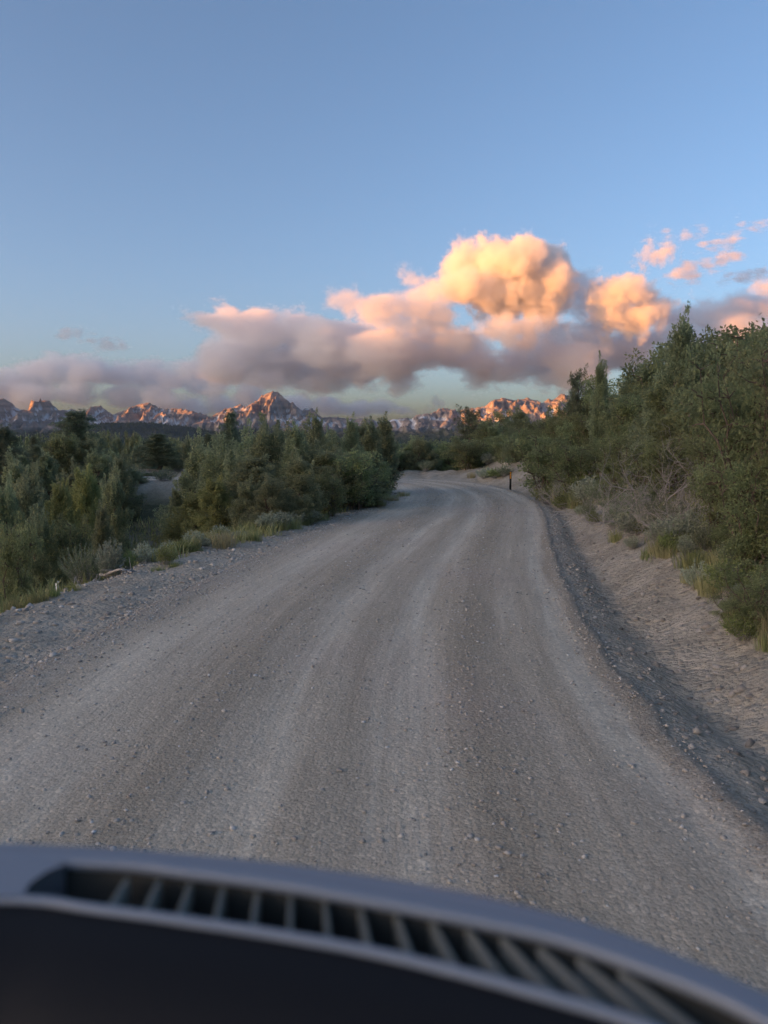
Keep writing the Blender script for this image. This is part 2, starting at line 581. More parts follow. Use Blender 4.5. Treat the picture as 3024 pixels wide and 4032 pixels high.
def hill_material(name, lo, hi):
    N = Nodes(name)
    n = N.noise(.05, 8, .75)
    big = N.noise(.004, 4, .6)
    c = N.ramp(n, [(.34, lo), (.68, hi)])
    c = N.mix(N.ramp(big, [(.5, (0, 0, 0)), (.7, (.6,) * 3)]), c, (.13, .115, .085))
    N.color(c)
    N.bump(n, 1.0, 8)
    return N.m


def make_hill(name, pts, D, front, back, mat, seed, rough=4.0, step=9.0):
    Hf = heights_of(pts, D)
    x0, x1 = at(pts[0][0], 1700, D).x, at(pts[-1][0], 1700, D).x
    x = np.arange(x0, x1, step)
    t = np.linspace(-1, 1, 90)
    XX, TT = np.meshgrid(x, t, indexing='ij')
    YY = D + np.where(TT < 0, TT * front, TT * back)
    pr = np.exp(-(TT * 1.9)**2)
    Z = -6 + (Hf(XX + 40 * TT * fbm(XX / 200, YY / 200, 2, seed)) + 6) * pr
    Z = Z + rough * fbm(XX / 60, YY / 90, 5, seed + 1) * np.minimum(1, np.abs(TT) * 4 + .3)
    return obj(name, mesh_np(name, np.stack([XX, YY, Z], -1).reshape(-1, 3), [grid_faces(*XX.shape)], mat, True), kind='structure')


hm = hill_material('forested_hill', (.04, .046, .042), (.085, .088, .078))
make_hill('foothill', [(150, 1760), (240, 1728), (350, 1691), (422, 1671), (494, 1667), (579, 1667), (627, 1669), (681, 1679), (730, 1679), (778, 1690), (838, 1706), (930, 1733), (1040, 1760)], 2600, 900, 700, hm, 110)
make_hill('foothill', [(-1500, 1715), (-700, 1690), (-200, 1700), (0, 1703), (78, 1709), (169, 1715), (260, 1728), (420, 1745), (600, 1765)], 3400, 1000, 800, hm, 120)
make_hill('foothill', [(1000, 1752), (1200, 1746), (1350, 1740), (1500, 1740), (1700, 1737), (1850, 1738), (2100, 1728), (2500, 1700), (3200, 1690), (3900, 1720)], 1500, 500, 500, hm, 130, 2.0, 6.0)


# unseen ridge added behind the viewer to shade the valley and the range's feet
def make_back_ridge(dist=7000.0):
    s = np.array(SUN_AZ[:2])
    p = np.array([-s[1], s[0]])
    u = np.arange(-9500, 4200, 60.0)
    t = np.linspace(-1, 1, 25)
    UU, TT = np.meshgrid(u, t, indexing='ij')
    B = s[None, None, :] * (dist + TT[..., None] * 2000) + p[None, None, :] * UU[..., None]
    # crest shaped so that its shadow edge follows the lit heights
    lit = np.interp(u, [-20000, -9000, -7560, -7400, -7250, -7104, -6980, -6750, -6640, -6500, -6400, -6330, -6250, -5760, -5680, -5233, 20000],
                    [190, 180, 165, 150, 170, 235, 175, 280, 150, 75, 140, 260, 310, 300, 110, 50, 50])
    xm = (u + 6030) / 0.44
    reach = dist + np.clip(0.90 * xm + 2950, -500, 6000)
    top = lit + reach * math.tan(SUN_EL) + 14 * fbm(u / 400, u * 0, 3, 140)
    Z = -20 + (top[:, None] + 20) * np.exp(-(TT * 1.7)**2) + 30 * np.abs(TT) * fbm(UU / 400, TT * 3, 4, 142)
    V = np.concatenate([B, Z[..., None]], -1).reshape(-1, 3)
    return obj('ridge', mesh_np('ridge', V, [grid_faces(*UU.shape)], hm, True), kind='structure')


make_back_ridge()


# ---- thin morning haze lying in the valley, over all the land
def haze_box(lo, hi, density):
    m = bpy.data.materials.new('haze')
    m.use_nodes = True
    t = m.node_tree
    t.nodes.clear()
    o = t.nodes.new('ShaderNodeOutputMaterial')
    pv = t.nodes.new('ShaderNodeVolumePrincipled')
    pv.inputs['Color'].default_value = (.92, .94, .97, 1)
    pv.inputs['Density'].default_value = density
    pv.inputs['Anisotropy'].default_value = 0.0
    t.links.new(pv.outputs[0], o.inputs['Volume'])
    V = [(x, y, z) for x in (lo[0], hi[0]) for y in (lo[1], hi[1]) for z in (lo[2], hi[2])]
    me = mesh_np('haze', V, [np.array([(0, 1, 3, 2), (4, 6, 7, 5), (0, 4, 5, 1), (2, 3, 7, 6), (0, 2, 6, 4), (1, 5, 7, 3)])], m)
    return obj('haze', me, kind='stuff', label='thin pale haze over the valley and the mountains', category='haze')


ex = []
for o in bpy.data.objects:
    if o.type == 'MESH':
        a = np.empty(len(o.data.vertices) * 3, np.float32)
        o.data.vertices.foreach_get('co', a)
        a = a.reshape(-1, 3)
        ex += [a.min(0), a.max(0)]
ex = np.array(ex, float)
haze_box((ex[:, 0].min() - 20, ex[:, 1].min() - 20, ex[:, 2].min() - 1), (ex[:, 0].max() + 20, ex[:, 1].max() + 20, ex[:, 2].max() + 15), 0.9e-5)


# ------------------------------------------------------------------ clouds
def cloud_material(name, density, aniso=0.1, color=(.972, .98, .992)):
    m = bpy.data.materials.new(name)
    m.use_nodes = True
    t = m.node_tree
    t.nodes.clear()
    o = t.nodes.new('ShaderNodeOutputMaterial')
    pv = t.nodes.new('ShaderNodeVolumePrincipled')
    pv.inputs['Color'].default_value = (*color, 1)
    pv.inputs['Density'].default_value = density
    pv.inputs['Anisotropy'].default_value = aniso
    t.links.new(pv.outputs[0], o.inputs['Volume'])
    return m


def cloud_nodes(name, lo, hi, voxel, puffs, flat, amp, nscale, mat, soft, stretch, detail):
    ng = bpy.data.node_groups.new(name, 'GeometryNodeTree')
    ng.interface.new_socket('Geometry', in_out='INPUT', socket_type='NodeSocketGeometry')
    ng.interface.new_socket('Geometry', in_out='OUTPUT', socket_type='NodeSocketGeometry')
    N, L = ng.nodes.new, ng.links.new

    def mth(op, a, b, c=0.0):
        m = N('ShaderNodeMath')
        m.operation = op
        for s, v in zip(m.inputs, (a, b, c)):
            if isinstance(v, (int, float)):
                s.default_value = v
            else:
                L(v, s)
        return m.outputs[0]

    def vmul(a, v):
        m = N('ShaderNodeVectorMath')
        m.operation = 'MULTIPLY'
        m.inputs[1].default_value = v
        L(a, m.inputs[0])
        return m.outputs[0]
    go = N('NodeGroupOutput')
    vc = N('GeometryNodeVolumeCube')
    vc.inputs['Min'].default_value = lo
    vc.inputs['Max'].default_value = hi
    for k, i in (('X', 0), ('Y', 1), ('Z', 2)):
        vc.inputs['Resolution ' + k].default_value = max(8, int((hi[i] - lo[i]) / voxel))
    pos = N('GeometryNodeInputPosition').outputs[0]
    squash = vmul(pos, (1, 1, 1 / flat))
    best = None
    for c, r in puffs:
        dn = N('ShaderNodeVectorMath')
        dn.operation = 'DISTANCE'
        L(squash, dn.inputs[0])
        dn.inputs[1].default_value = (c[0], c[1], c[2] / flat)
        d = mth('SUBTRACT', float(r), dn.outputs['Value'])
        best = d if best is None else mth('SMOOTH_MAX', best, d, 40.0)
    co = vmul(pos, stretch)
    no = N('ShaderNodeTexNoise')
    no.inputs['Scale'].default_value = nscale
    no.inputs['Detail'].default_value = detail
    no.inputs['Roughness'].default_value = 0.72
    no.inputs['Distortion'].default_value = 0.25
    L(co, no.inputs['Vector'])
    vo = N('ShaderNodeTexVoronoi')
    vo.feature = 'F1'
    vo.inputs['Scale'].default_value = nscale * 2.4
    vo.inputs['Detail'].default_value = 2.0
    L(co, vo.inputs['Vector'])
    n1 = mth('MULTIPLY_ADD', no.outputs[0], 11.0 * amp, -5.5 * amp)
    n2 = mth('MULTIPLY_ADD', vo.outputs['Distance'], -0.7 * amp, 0.3 * amp)
    d = mth('ADD', best, mth('ADD', n1, n2))
    mr = N('ShaderNodeMapRange')
    mr.interpolation_type = 'SMOOTHSTEP'
    mr.inputs['From Min'].default_value = 0.0
    mr.inputs['From Max'].default_value = soft
    L(d, mr.inputs['Value'])
    L(mr.outputs[0], vc.inputs['Density'])
    sm = N('GeometryNodeSetMaterial')
    sm.inputs['Material'].default_value = mat
    L(vc.outputs[0], sm.inputs['Geometry'])
    L(sm.outputs[0], go.inputs[0])
    return ng


def make_cloud(label, puffs, D, mat, amp=130.0, nscale=1 / 450.0, voxel=26.0, soft=190.0, flat=0.8, stretch=(1, 1, 1), seed=0, grow=1.1, detail=8.0, in_world=False):
    """puffs: (X, Y, radius) in photo pixels standing at distance D, or x, y, z, radius in metres."""
    rng = np.random.default_rng(seed + 1000)
    m = D / (F * K)
    if in_world:
        P = [(np.array(q[:3], float), q[3]) for q in puffs]
    else:
        P = [(np.array(at(X, Y, D + rng.normal(0, r * m * .6))), r * m * grow) for X, Y, r in puffs]
    C = np.array([c for c, r in P])
    Rr = np.array([r for c, r in P])
    o0 = np.array([C[:, 0].mean(), C[:, 1].mean(), (C[:, 2] - Rr * flat).min()])
    P = [(c - o0, r) for c, r in P]
    C = C - o0
    ext = Rr[:, None] * np.array([1, 1, flat]) + amp * 1.8
    lo, hi = (C - ext).min(0), (C + ext).max(0)
    o = obj('cloud', bpy.data.volumes.new('cloud'), label=label, category='cloud', group='sunset clouds over the mountain range')
    o.location = o0
    md = o.modifiers.new('vapour', 'NODES')
    md.node_group = cloud_nodes('cloud_vapour', lo.tolist(), hi.tolist(), voxel, P, flat, amp, nscale, mat, soft, stretch, detail)
    return o


cm_dense = cloud_material('cloud_dense_sun_tint', 0.0075, 0.1, (.986, .970, .940))  # warm light put into the scattering colour of the lit clouds, unlike the grey banks
cm_mid = cloud_material('cloud_mid', 0.0045, 0.1, (.968, .978, .994))
cm_thin = cloud_material('cloud_thin', 0.006)
CD = 12500.0
LAYER = (.55, 1, 1.25)
make_cloud('towering golden cumulus, the brightest and highest cloud', [
    (1860, 1060, 110), (1950, 1020, 95), (2050, 1020, 100), (2130, 1050, 95), (1840, 1130, 85), (1940, 1150, 115), (2060, 1140, 120), (2180, 1110, 95), (2150, 1180, 80),
    (1800, 1060, 55), (1830, 990, 50), (1900, 975, 45), (2010, 975, 50), (2100, 990, 50), (1990, 1195, 70)], CD, cm_dense, seed=1, amp=105, grow=1.22, soft=120)
make_cloud('dark grey cloud hanging off the right flank of the golden cumulus', [(2250, 1150, 75), (2310, 1160, 70), (2360, 1190, 55), (2270, 1210, 60), (2330, 1230, 60), (2390, 1230, 55)], CD + 900, cm_mid, seed=2, grow=1.4)
make_cloud('peach cloud with a ragged finger pointing left, below the golden cumulus', [
    (1310, 1185, 35), (1370, 1195, 55), (1450, 1215, 70), (1540, 1240, 85), (1630, 1240, 90), (1660, 1170, 75), (1630, 1110, 50), (1580, 1080, 32), (1720, 1250, 90), (1780, 1310, 70), (1820, 1340, 55), (1740, 1160, 70)], CD - 300, cm_mid, seed=3, stretch=(.8, 1, 1.1), amp=115, grow=1.3)
make_cloud('bright yellow cloud at the right of the golden cumulus', [(2400, 1170, 75), (2470, 1170, 80), (2420, 1250, 75), (2500, 1240, 80), (2550, 1190, 60), (2390, 1290, 50), (2480, 1300, 50), (2600, 1210, 55), (2660, 1190, 40)], CD - 200, cm_dense, seed=4, amp=135, grow=1.45, soft=140)
make_cloud('grey cloud bank behind the treetops on the right', [(2620, 1250, 85), (2700, 1250, 90), (2790, 1240, 95), (2880, 1230, 95), (2970, 1220, 100), (3080, 1220, 110), (2640, 1330, 90), (2760, 1330, 100), (2900, 1320, 110), (3050, 1320, 110), (2560, 1340, 80), (2480, 1370, 80)],
           CD + 900, cm_mid, soft=260, seed=5, amp=120, nscale=1 / 480., stretch=LAYER)
make_cloud('small torn orange cloud under the golden cumulus', [(1930, 1310, 55), (2010, 1290, 65), (2090, 1280, 65), (2180, 1270, 55), (2010, 1350, 50), (2090, 1340, 55)], CD - 500, cm_mid, seed=6, amp=110, grow=1.55)
make_cloud('broad slate grey cloud bank across the middle of the sky', [
    (740, 1240, 35), (800, 1250, 60), (880, 1270, 85), (960, 1310, 105), (1060, 1320, 115), (1170, 1310, 110), (1280, 1350, 120), (1390, 1370, 130), (1500, 1390, 130), (1600, 1390, 125), (1700, 1380, 115), (1800, 1390, 105), (1880, 1430, 85),
    (1000, 1410, 120), (1150, 1430, 120), (1300, 1450, 110), (1430, 1470, 90), (880, 1430, 110), (1560, 1480, 75), (1060, 1500, 70), (1220, 1520, 70)], CD + 600, cm_mid, amp=150, nscale=1 / 430., soft=140, flat=.7, seed=7, stretch=LAYER, grow=1.2)
make_cloud('grey and rose cloud between the slate bank and the right hill', [
    (1970, 1460, 90), (1900, 1520, 50), (2060, 1410, 100), (2150, 1410, 110), (2260, 1420, 120), (2370, 1400, 120), (2470, 1390, 115), (2200, 1340, 85), (2330, 1320, 85), (2060, 1500, 45), (2180, 1490, 75), (2300, 1490, 80)],
    CD + 900, cm_mid, amp=150, nscale=1 / 430., soft=140, flat=.75, seed=8, stretch=LAYER, grow=1.15)
make_cloud('low grey cloud bank over the peaks on the far left', [
    (40, 1500, 90), (140, 1480, 90), (250, 1465, 95), (360, 1460, 95), (470, 1480, 95), (580, 1480, 90), (680, 1500, 90), (770, 1510, 85), (120, 1560, 90), (300, 1550, 90), (480, 1550, 90), (640, 1560, 90), (-60, 1530, 110), (760, 1450, 70), (860, 1520, 80), (960, 1540, 70)],
    CD + 1500, cm_mid, amp=150, nscale=1 / 420., soft=130, flat=.6, seed=9, stretch=LAYER, grow=1.2)
make_cloud('blue grey layer of cloud just above the central peaks', [
    (640, 1610, 60), (760, 1605, 70), (880, 1600, 75), (1000, 1590, 75), (1160, 1590, 75), (1290, 1595, 70), (1400, 1605, 65), (1500, 1605, 55), (1590, 1615, 40)], CD + 2500, cm_mid, amp=100, nscale=1 / 480., soft=260, flat=.55, seed=10, stretch=LAYER, grow=1.3)
make_cloud('little dark grey puff above the notch in the range', [(1715, 1580, 36), (1745, 1595, 36), (1690, 1610, 34), (1640, 1620, 30)], CD + 1500, cm_mid, amp=80, seed=11, grow=1.2)
make_cloud('small lone rose puff left of the slate bank', [(775, 1395, 36), (815, 1395, 42), (845, 1400, 28)], CD - 300, cm_mid, amp=70, nscale=1 / 260., voxel=20, seed=12)
WISP = dict(amp=100, nscale=1 / 230., voxel=16, soft=110, flat=.8, grow=1.5)
make_cloud('thin grey wisp high above the leftmost peaks', [(260, 1320, 20), (310, 1325, 25), (360, 1335, 27), (420, 1350, 25), (480, 1360, 20)], CD, cm_thin, stretch=(.4, 1, 1.4), seed=13, **WISP)
make_cloud('peach wisp at the upper right, the plumpest of the streaks', [(2540, 1020, 32), (2590, 1000, 40), (2640, 975, 32)], CD, cm_thin, seed=14, **WISP)
make_cloud('highest thin peach streak near the right edge of the sky', [(2770, 960, 26), (2830, 950, 30), (2890, 940, 26)], CD, cm_thin, stretch=(.4, 1, 1.4), seed=15, **WISP)
make_cloud('slanting peach streak below the highest one', [(2660, 1090, 30), (2720, 1075, 38), (2780, 1050, 32), (2840, 1025, 28), (2890, 1010, 24)], CD, cm_thin, stretch=(.5, 1, 1.2), seed=16, **WISP)
make_cloud('tiny pale wisp in the top right corner of the cloud field', [(2920, 888, 20), (2990, 880, 22), (3050, 872, 20)], CD, cm_thin, stretch=(.4, 1, 1.4), seed=19, **WISP)
make_cloud('broken thin wisps left of the highest streak', [(2560, 925, 18), (2630, 915, 20), (2700, 920, 20), (2760, 905, 16)], CD, cm_thin, stretch=(.45, 1, 1.3), seed=20, **WISP)
make_cloud('grey streak low at the upper right behind the slanting one', [(2860, 1090, 24), (2930, 1080, 28), (2990, 1075, 24)], CD + 600, cm_thin, stretch=(.45, 1, 1.3), seed=21, **WISP)
make_cloud('orange cloud cut by the right edge of the picture', [(2995, 1125, 45), (3040, 1120, 60), (3080, 1110, 65)], CD - 200, cm_mid, seed=17)
# unseen cloud bank added towards the sun to shade the low grey clouds
rb = np.random.default_rng(5)
make_cloud('added long cloud bank, unseen beyond the left edge, shading the low grey clouds', [
    (x, 7820 + rb.normal(0, 250), z + rb.normal(0, 50), 430 + rb.uniform(0, 120)) for x in np.arange(-20500, -6200, 480.0)
    for z in ([1800, 2350, 2750] if x < -10400 else [1700, 2080])], CD, cm_mid, voxel=90, soft=150, seed=18, in_world=True, detail=3.0)


# ------------------------------------------------------------------ plants: one mesh of each kind, then copies
def unit(v):
    return v / np.maximum(1e-9, np.linalg.norm(v, axis=-1, keepdims=True))


def leaf_quads(P, A, B, L, W):
    """Folded rhombic leaves: P base, A axis, B side, L length, W half width -> verts (n*4), faces."""
    n = len(P)
    L, W = np.broadcast_to(L, (n,))[:, None], np.broadcast_to(W, (n,))[:, None]
    V = np.stack([P, P + A * L * .45 + B * W, P + A * L, P + A * L * .45 - B * W], 1).reshape(-1, 3)
    return V, np.arange(n * 4).reshape(n, 4)


def lobed_leaves(P, A, B, L, W):
    """Oak leaves: a stem, three pairs of rounded lobes, slightly cupped."""
    n = len(P)
    Nn = np.cross(A, B)
    prof = [(0, 0), (.25, .35), (.33, .85), (.42, .45), (.55, 1.0), (.66, .5), (.8, .75), (1.0, 0)]
    left = [(t, w) for t, w in prof]
    right = [(t, -w) for t, w in prof[-2:0:-1]]
    out = left + right
    L, W = np.broadcast_to(L, (n,))[:, None], np.broadcast_to(W, (n,))[:, None]
    V = np.stack([P + A * L * t + B * W * w - Nn * (L * (.18 * t * t - .12 * abs(w))) for t, w in out], 1).reshape(-1, 3)
    k = len(out)
    base = np.arange(n)[:, None] * k
    F = []
    for i in range(1, 7):
        a, b = i, i + 1
        c, d = (k - i - 1) % k, (k - i) % k
        if a == 1:
            F.append(base + np.array([0, 1, 1, k - 1])[[0, 1, 3]][None])
        if b == 7:
            F.append(base + np.array([6, 7, 8])[None])
        else:
            F.append(base + np.array([a, b, c, d])[None])
    tri = np.concatenate([f for f in F if f.shape[1] == 3])
    quad = np.concatenate([f for f in F if f.shape[1] == 4])
    return V, quad, tri


def tube(pts, rad, n=6):
    pts, rad = np.asarray(pts, float), np.asarray(rad, float)
    T = unit(np.gradient(pts, axis=0))
    up = np.where(np.abs(T[:, 2:3]) > .9, np.array([[1., 0, 0]]), np.array([[0., 0, 1]]))
    U = unit(np.cross(T, up))
    W = np.cross(T, U)
    an = np.linspace(0, 2 * np.pi, n, endpoint=False)
    V = pts[:, None] + rad[:, None, None] * (np.cos(an)[None, :, None] * U[:, None] + np.sin(an)[None, :, None] * W[:, None])
    m = len(pts)
    i = np.arange(m * n).reshape(m, n)
    j = np.roll(i, -1, 1)
    return V.reshape(-1, 3), np.stack([i[:-1], i[1:], j[1:], j[:-1]], -1).reshape(-1, 4)


class Build:
    def __init__(self):
        self.V, self.Q, self.T, self.tq, self.tt, self.n = [], [], [], [], [], 0

    def add(self, V, Q=None, T=None, tint=0.5):
        for F, S, tl in ((Q, self.Q, self.tq), (T, self.T, self.tt)):
            if F is not None and len(F):
                S.append(F + self.n)
                tl.append(np.broadcast_to(tint, (len(F),)) if np.ndim(tint) == 0 or len(tint) == len(F) else np.resize(tint, len(F)))
        self.V.append(V)
        self.n += len(V)

    def tube(self, pts, rad, n=6):
        v, f = tube(pts, rad, n)
        self.add(v, f)

    def mesh(self, name, mat, smooth=False):
        fs, at_ = [], []
        if self.Q:
            fs.append(np.concatenate(self.Q))
            at_.append(np.concatenate(self.tq))
        if self.T:
            fs.append(np.concatenate(self.T))
            at_.append(np.concatenate(self.tt))
        return mesh_np(name, np.concatenate(self.V), fs, mat, smooth, {'tint': ('FACE', np.concatenate(at_))})


def limb(rng, a, b, r0, r1, wob=.08, n=6):
    t = np.linspace(0, 1, n)[:, None]
    P = a * (1 - t) + b * t
    ln = np.linalg.norm(b - a)
    off = rng.normal(0, wob * ln, (n, 3)) * np.sin(np.pi * t)
    return P + off, np.linspace(r0, r1, n)


def rand_perp(rng, A):
    B = np.cross(A, rng.normal(size=A.shape))
    return unit(B)


M_bark = plain('bark', (.17, .13, .10), .95, .1, var=.4, scale=14)
M_dead = plain('weathered_wood', (.42, .385, .35), .95, .1, var=.25, scale=20)
M_jun = foliage('juniper_leaf', (.215, .24, .14), (.45, .47, .265), .55)
M_jyel = foliage('yellow_juniper_leaf', (.28, .30, .125), (.48, .495, .21), .55)
M_oak = foliage('oak_leaf', (.20, .225, .11), (.40, .425, .20), .55)
M_pine = foliage('pine_needle', (.145, .17, .11), (.31, .34, .205), .42)
M_far = foliage('forest_needle', (.055, .066, .048), (.12, .13, .09), .1)
M_sage = foliage('sage_leaf', (.30, .33, .23), (.50, .53, .39), .3)
M_grass = foliage('grass_blade', (.22, .25, .10), (.44, .41, .20), .35)
M_gold = foliage('golden_grass', (.36, .34, .17), (.53, .47, .26), .35)
M_weed = foliage('green_weed', (.20, .24, .09), (.34, .37, .14), .35)


def juniper_mesh(seed, h=4.0, r=1.45, clumps=95, per=235, mat=None, cone=0.6, lean=0.0):
    rng = np.random.default_rng(seed)
    L = Build()
    ph = rng.uniform(0, 6.28, 4)
    for c in range(clumps):
        t = rng.beta(1.1, 1.35)
        an = rng.uniform(0, 2 * np.pi)
        lob = 1 + .22 * math.sin(3 * an + ph[0]) + .16 * math.sin(5 * an + ph[1] + 4 * t)
        R = r * lob * ((1 - t)**cone) * (0.55 + .45 * min(1, t / .22))
        rad = R * math.sqrt(rng.uniform(.25, 1.0))
        cen = np.array([math.cos(an) * rad + lean * t * h, math.sin(an) * rad, h * (.05 + .88 * t)])
        outw = unit(np.array([math.cos(an), math.sin(an), 0.9 + .8 * t]))
        ln, wd = rng.uniform(.34, .62) * (1 - .35 * t), rng.uniform(.20, .34) * (1 - .25 * t)
        n = int(per * rng.uniform(.7, 1.25))
        v = unit(rng.normal(size=(n, 3)))
        rr = rng.uniform(.45, 1.0, (n, 1))**.6
        ax = unit(outw)
        al = (v * ax).sum(1, keepdims=True)
        P = cen + v * rr * wd + ax * al * rr * (ln - wd)
        A = unit(v * .6 + ax * .7 + rng.normal(0, .5, (n, 3)))
        V, Q = leaf_quads(P, A, rand_perp(rng, A), rng.uniform(.06, .12, n), rng.uniform(.016, .032, n))
        tint = np.clip(rng.normal(.42, .2) + rng.normal(0, .14, n) + .3 * (rr[:, 0] - .8), 0, 1)
        L.add(V, Q, tint=tint)
    for c in range(14):                                   # leaders that break the outline
        t = rng.uniform(.45, 1.0)
        an = rng.uniform(0, 2 * np.pi)
        R = r * ((1 - t)**cone) * rng.uniform(.3, 1.05)
        n = int(per * .55)
        f = rng.random(n)
        ln = rng.uniform(.45, .95)
        base = np.array([math.cos(an) * R + lean * t * h, math.sin(an) * R, h * (.05 + .86 * t)])
        P = base + np.stack([rng.normal(0, .09, n) * (1 - .7 * f), rng.normal(0, .09, n) * (1 - .7 * f), f * ln], 1) + np.array([math.cos(an), math.sin(an), 0]) * (f * .2)[:, None]
        A = unit(rng.normal(0, .5, (n, 3)) + np.array([0, 0, .9]))
        V, Q = leaf_quads(P, A, rand_perp(rng, A), rng.uniform(.06, .12, n), rng.uniform(.016, .030, n))
        L.add(V, Q, tint=np.clip(rng.normal(.5, .2) + rng.normal(0, .14, n), 0, 1))
    T = Build()
    top = np.array([lean * h, 0, h * .9])
    p, rd = limb(rng, np.array([0, 0, -.25]), top, .10, .015, .04, 9)
    T.tube(p, rd)
    for k in range(26):
        t = rng.uniform(.06, .8)
        an = rng.uniform(0, 6.28)
        a = p[int(t * 8)]
        R = r * ((1 - t)**cone) * .85
        b = np.array([math.cos(an) * R, math.sin(an) * R, a[2] + rng.uniform(.15, .6)])
        q, s = limb(rng, a, b, .035 * (1 - .6 * t), .007)
        T.tube(q, s, 5)
    return L.mesh('crown', mat or M_jun), T.mesh('trunk', M_bark, True)


def oak_mesh(seed, h=3.0, r=1.5, clumps=80, per=110, leaf=(.08, .13), lobed=False, mat=None, stems=7):
    rng = np.random.default_rng(seed)
    L, T = Build(), Build()
    tips = []
    for s in range(stems):
        an = s * 2.4 + rng.uniform(-.4, .4)
        rad = r * rng.uniform(.25, .8)
        tip = np.array([math.cos(an) * rad, math.sin(an) * rad, h * rng.uniform(.68, .98)])
        p, rd = limb(rng, np.array([math.cos(an) * .15, math.sin(an) * .15, -.25]), tip, .045, .008, .05, 9)
        T.tube(p, rd, 5)
        for k in range(max(3, clumps // stems)):
            a = p[rng.integers(2, 9)]
            an2 = rng.uniform(0, 6.28)
            b = a + np.array([math.cos(an2), math.sin(an2), rng.uniform(-.15, .75)]) * rng.uniform(.2, .65) * r * .65
            b[2] = np.clip(b[2], .12, h)
            q, sd = limb(rng, a, b, .016, .004, .08, 5)
            T.tube(q, sd, 4)
            tips.append((b, q))
    for b, q in tips:
        n = int(per * rng.uniform(.6, 1.3))
        v = rng.normal(size=(n, 3))
        v = unit(v) * rng.random((n, 1))**.5
        sz = rng.uniform(.20, .36) * (h / 3)**.5
        P = b + v * sz * np.array([1.1, 1.1, .8])
        A = unit(v + rng.normal(0, .55, (n, 3)) + np.array([0, 0, -.12]))
        B = unit(np.cross(A, rng.normal(0, .55, (n, 3)) + np.array([0, 0, 1.0])))
        Ls = rng.uniform(*leaf, n)
        tint = np.clip(rng.normal(.45, .2) + rng.normal(0, .16, n), 0, 1)
        if lobed:
            V, Q, T3 = lobed_leaves(P, A, B, Ls, Ls * .34)
            L.add(V, Q, T3, tint=tint)
        else:
            V, Q = leaf_quads(P, A, B, Ls, Ls * .30)
            L.add(V, Q, tint=tint)
    return L.mesh('crown', mat or M_oak), T.mesh('trunk', M_bark, True)


def pine_mesh(seed, h=8.0, r=2.2, boughs=150, open_=0.0, flat_top=0.5, clear=.08):
    rng = np.random.default_rng(seed)
    L, T = Build(), Build()
    p, rd = limb(rng, np.array([0, 0, -.4]), np.array([rng.uniform(-.2, .2), 0, h * .97]), .17, .02, .02, 12)
    T.tube(p, rd, 8)
    for w in range(boughs):
        t = clear + (.97 - clear) * ((w + rng.uniform(-.5, .5)) / boughs)
        t = min(max(t, .05), .97)
        an = w * 2.4 + rng.uniform(-.5, .5)
        gap = .5 + .5 * math.sin(an * 1.0 + 9 * t + seed)
        if rng.random() < open_ * (1.3 * gap + .3):
            continue
        R = r * (1 - t)**flat_top * min(1, .55 + t * 2.0)
        a = np.array([np.interp(t, np.linspace(0, 1, 12), p[:, 0]), 0, h * t])
        ln = R * rng.uniform(.5, 1.12) + .12
        e = a + np.array([math.cos(an) * ln, math.sin(an) * ln, rng.uniform(-.1, .38) * ln + .08])
        q, s = limb(rng, a, e, .03 * (1 - .5 * t) + .008, .007, .05, 5)
        T.tube(q, s, 4)
        for k in range(int(3 + ln * 5.0)):
            f = rng.uniform(.2, 1.06)**.8
            c = a * (1 - f) + e * f + rng.normal(0, .13 + .08 * f, 3) * np.array([1, 1, .8])
            n = 30
            v = unit(rng.normal(size=(n, 3)) + np.array([0, 0, .25]))
            A = unit(v + .5 * unit(e - a))
            V, Q = leaf_quads(c + v * .05, A, rand_perp(rng, A), rng.uniform(.15, .26, n), rng.uniform(.012, .022, n))
            L.add(V, Q, tint=np.clip(rng.normal(.4, .15) + rng.normal(0, .12, n), 0, 1))
    return L.mesh('crown', M_pine), T.mesh('trunk', M_bark, True)


def dead_mesh(seed, h=2.2, r=1.6):
    rng = np.random.default_rng(seed)
    T = Build()

    def grow(a, d, ln, rad, depth):
        pts, cur, dd = [a], a.copy(), d.copy()
        for k in range(5):
            dd = unit(dd + rng.normal(0, .22, 3) + np.array([0, 0, .02]))
            cur = cur + dd * ln / 5
            pts.append(cur.copy())
        T.tube(np.array(pts), np.linspace(rad, rad * .45, 6), 4 if depth < 2 else 3)
        if depth < 3:
            for k in range(6 if depth == 0 else 5):
                i = rng.integers(1, 6)
                nd = unit(dd + rng.normal(0, .85, 3))
                grow(pts[i], nd, ln * rng.uniform(.45, .75), rad * .55, depth + 1)
    for s in range(7):
        an = s * .9 + rng.uniform(-.3, .3)
        grow(np.array([math.cos(an) * .1, math.sin(an) * .1, -.1]), unit(np.array([math.cos(an) * 1.1, math.sin(an) * 1.1, rng.uniform(.3, .9)])), h * .62, .018, 0)
    return None, T.mesh('branches', M_dead, True)


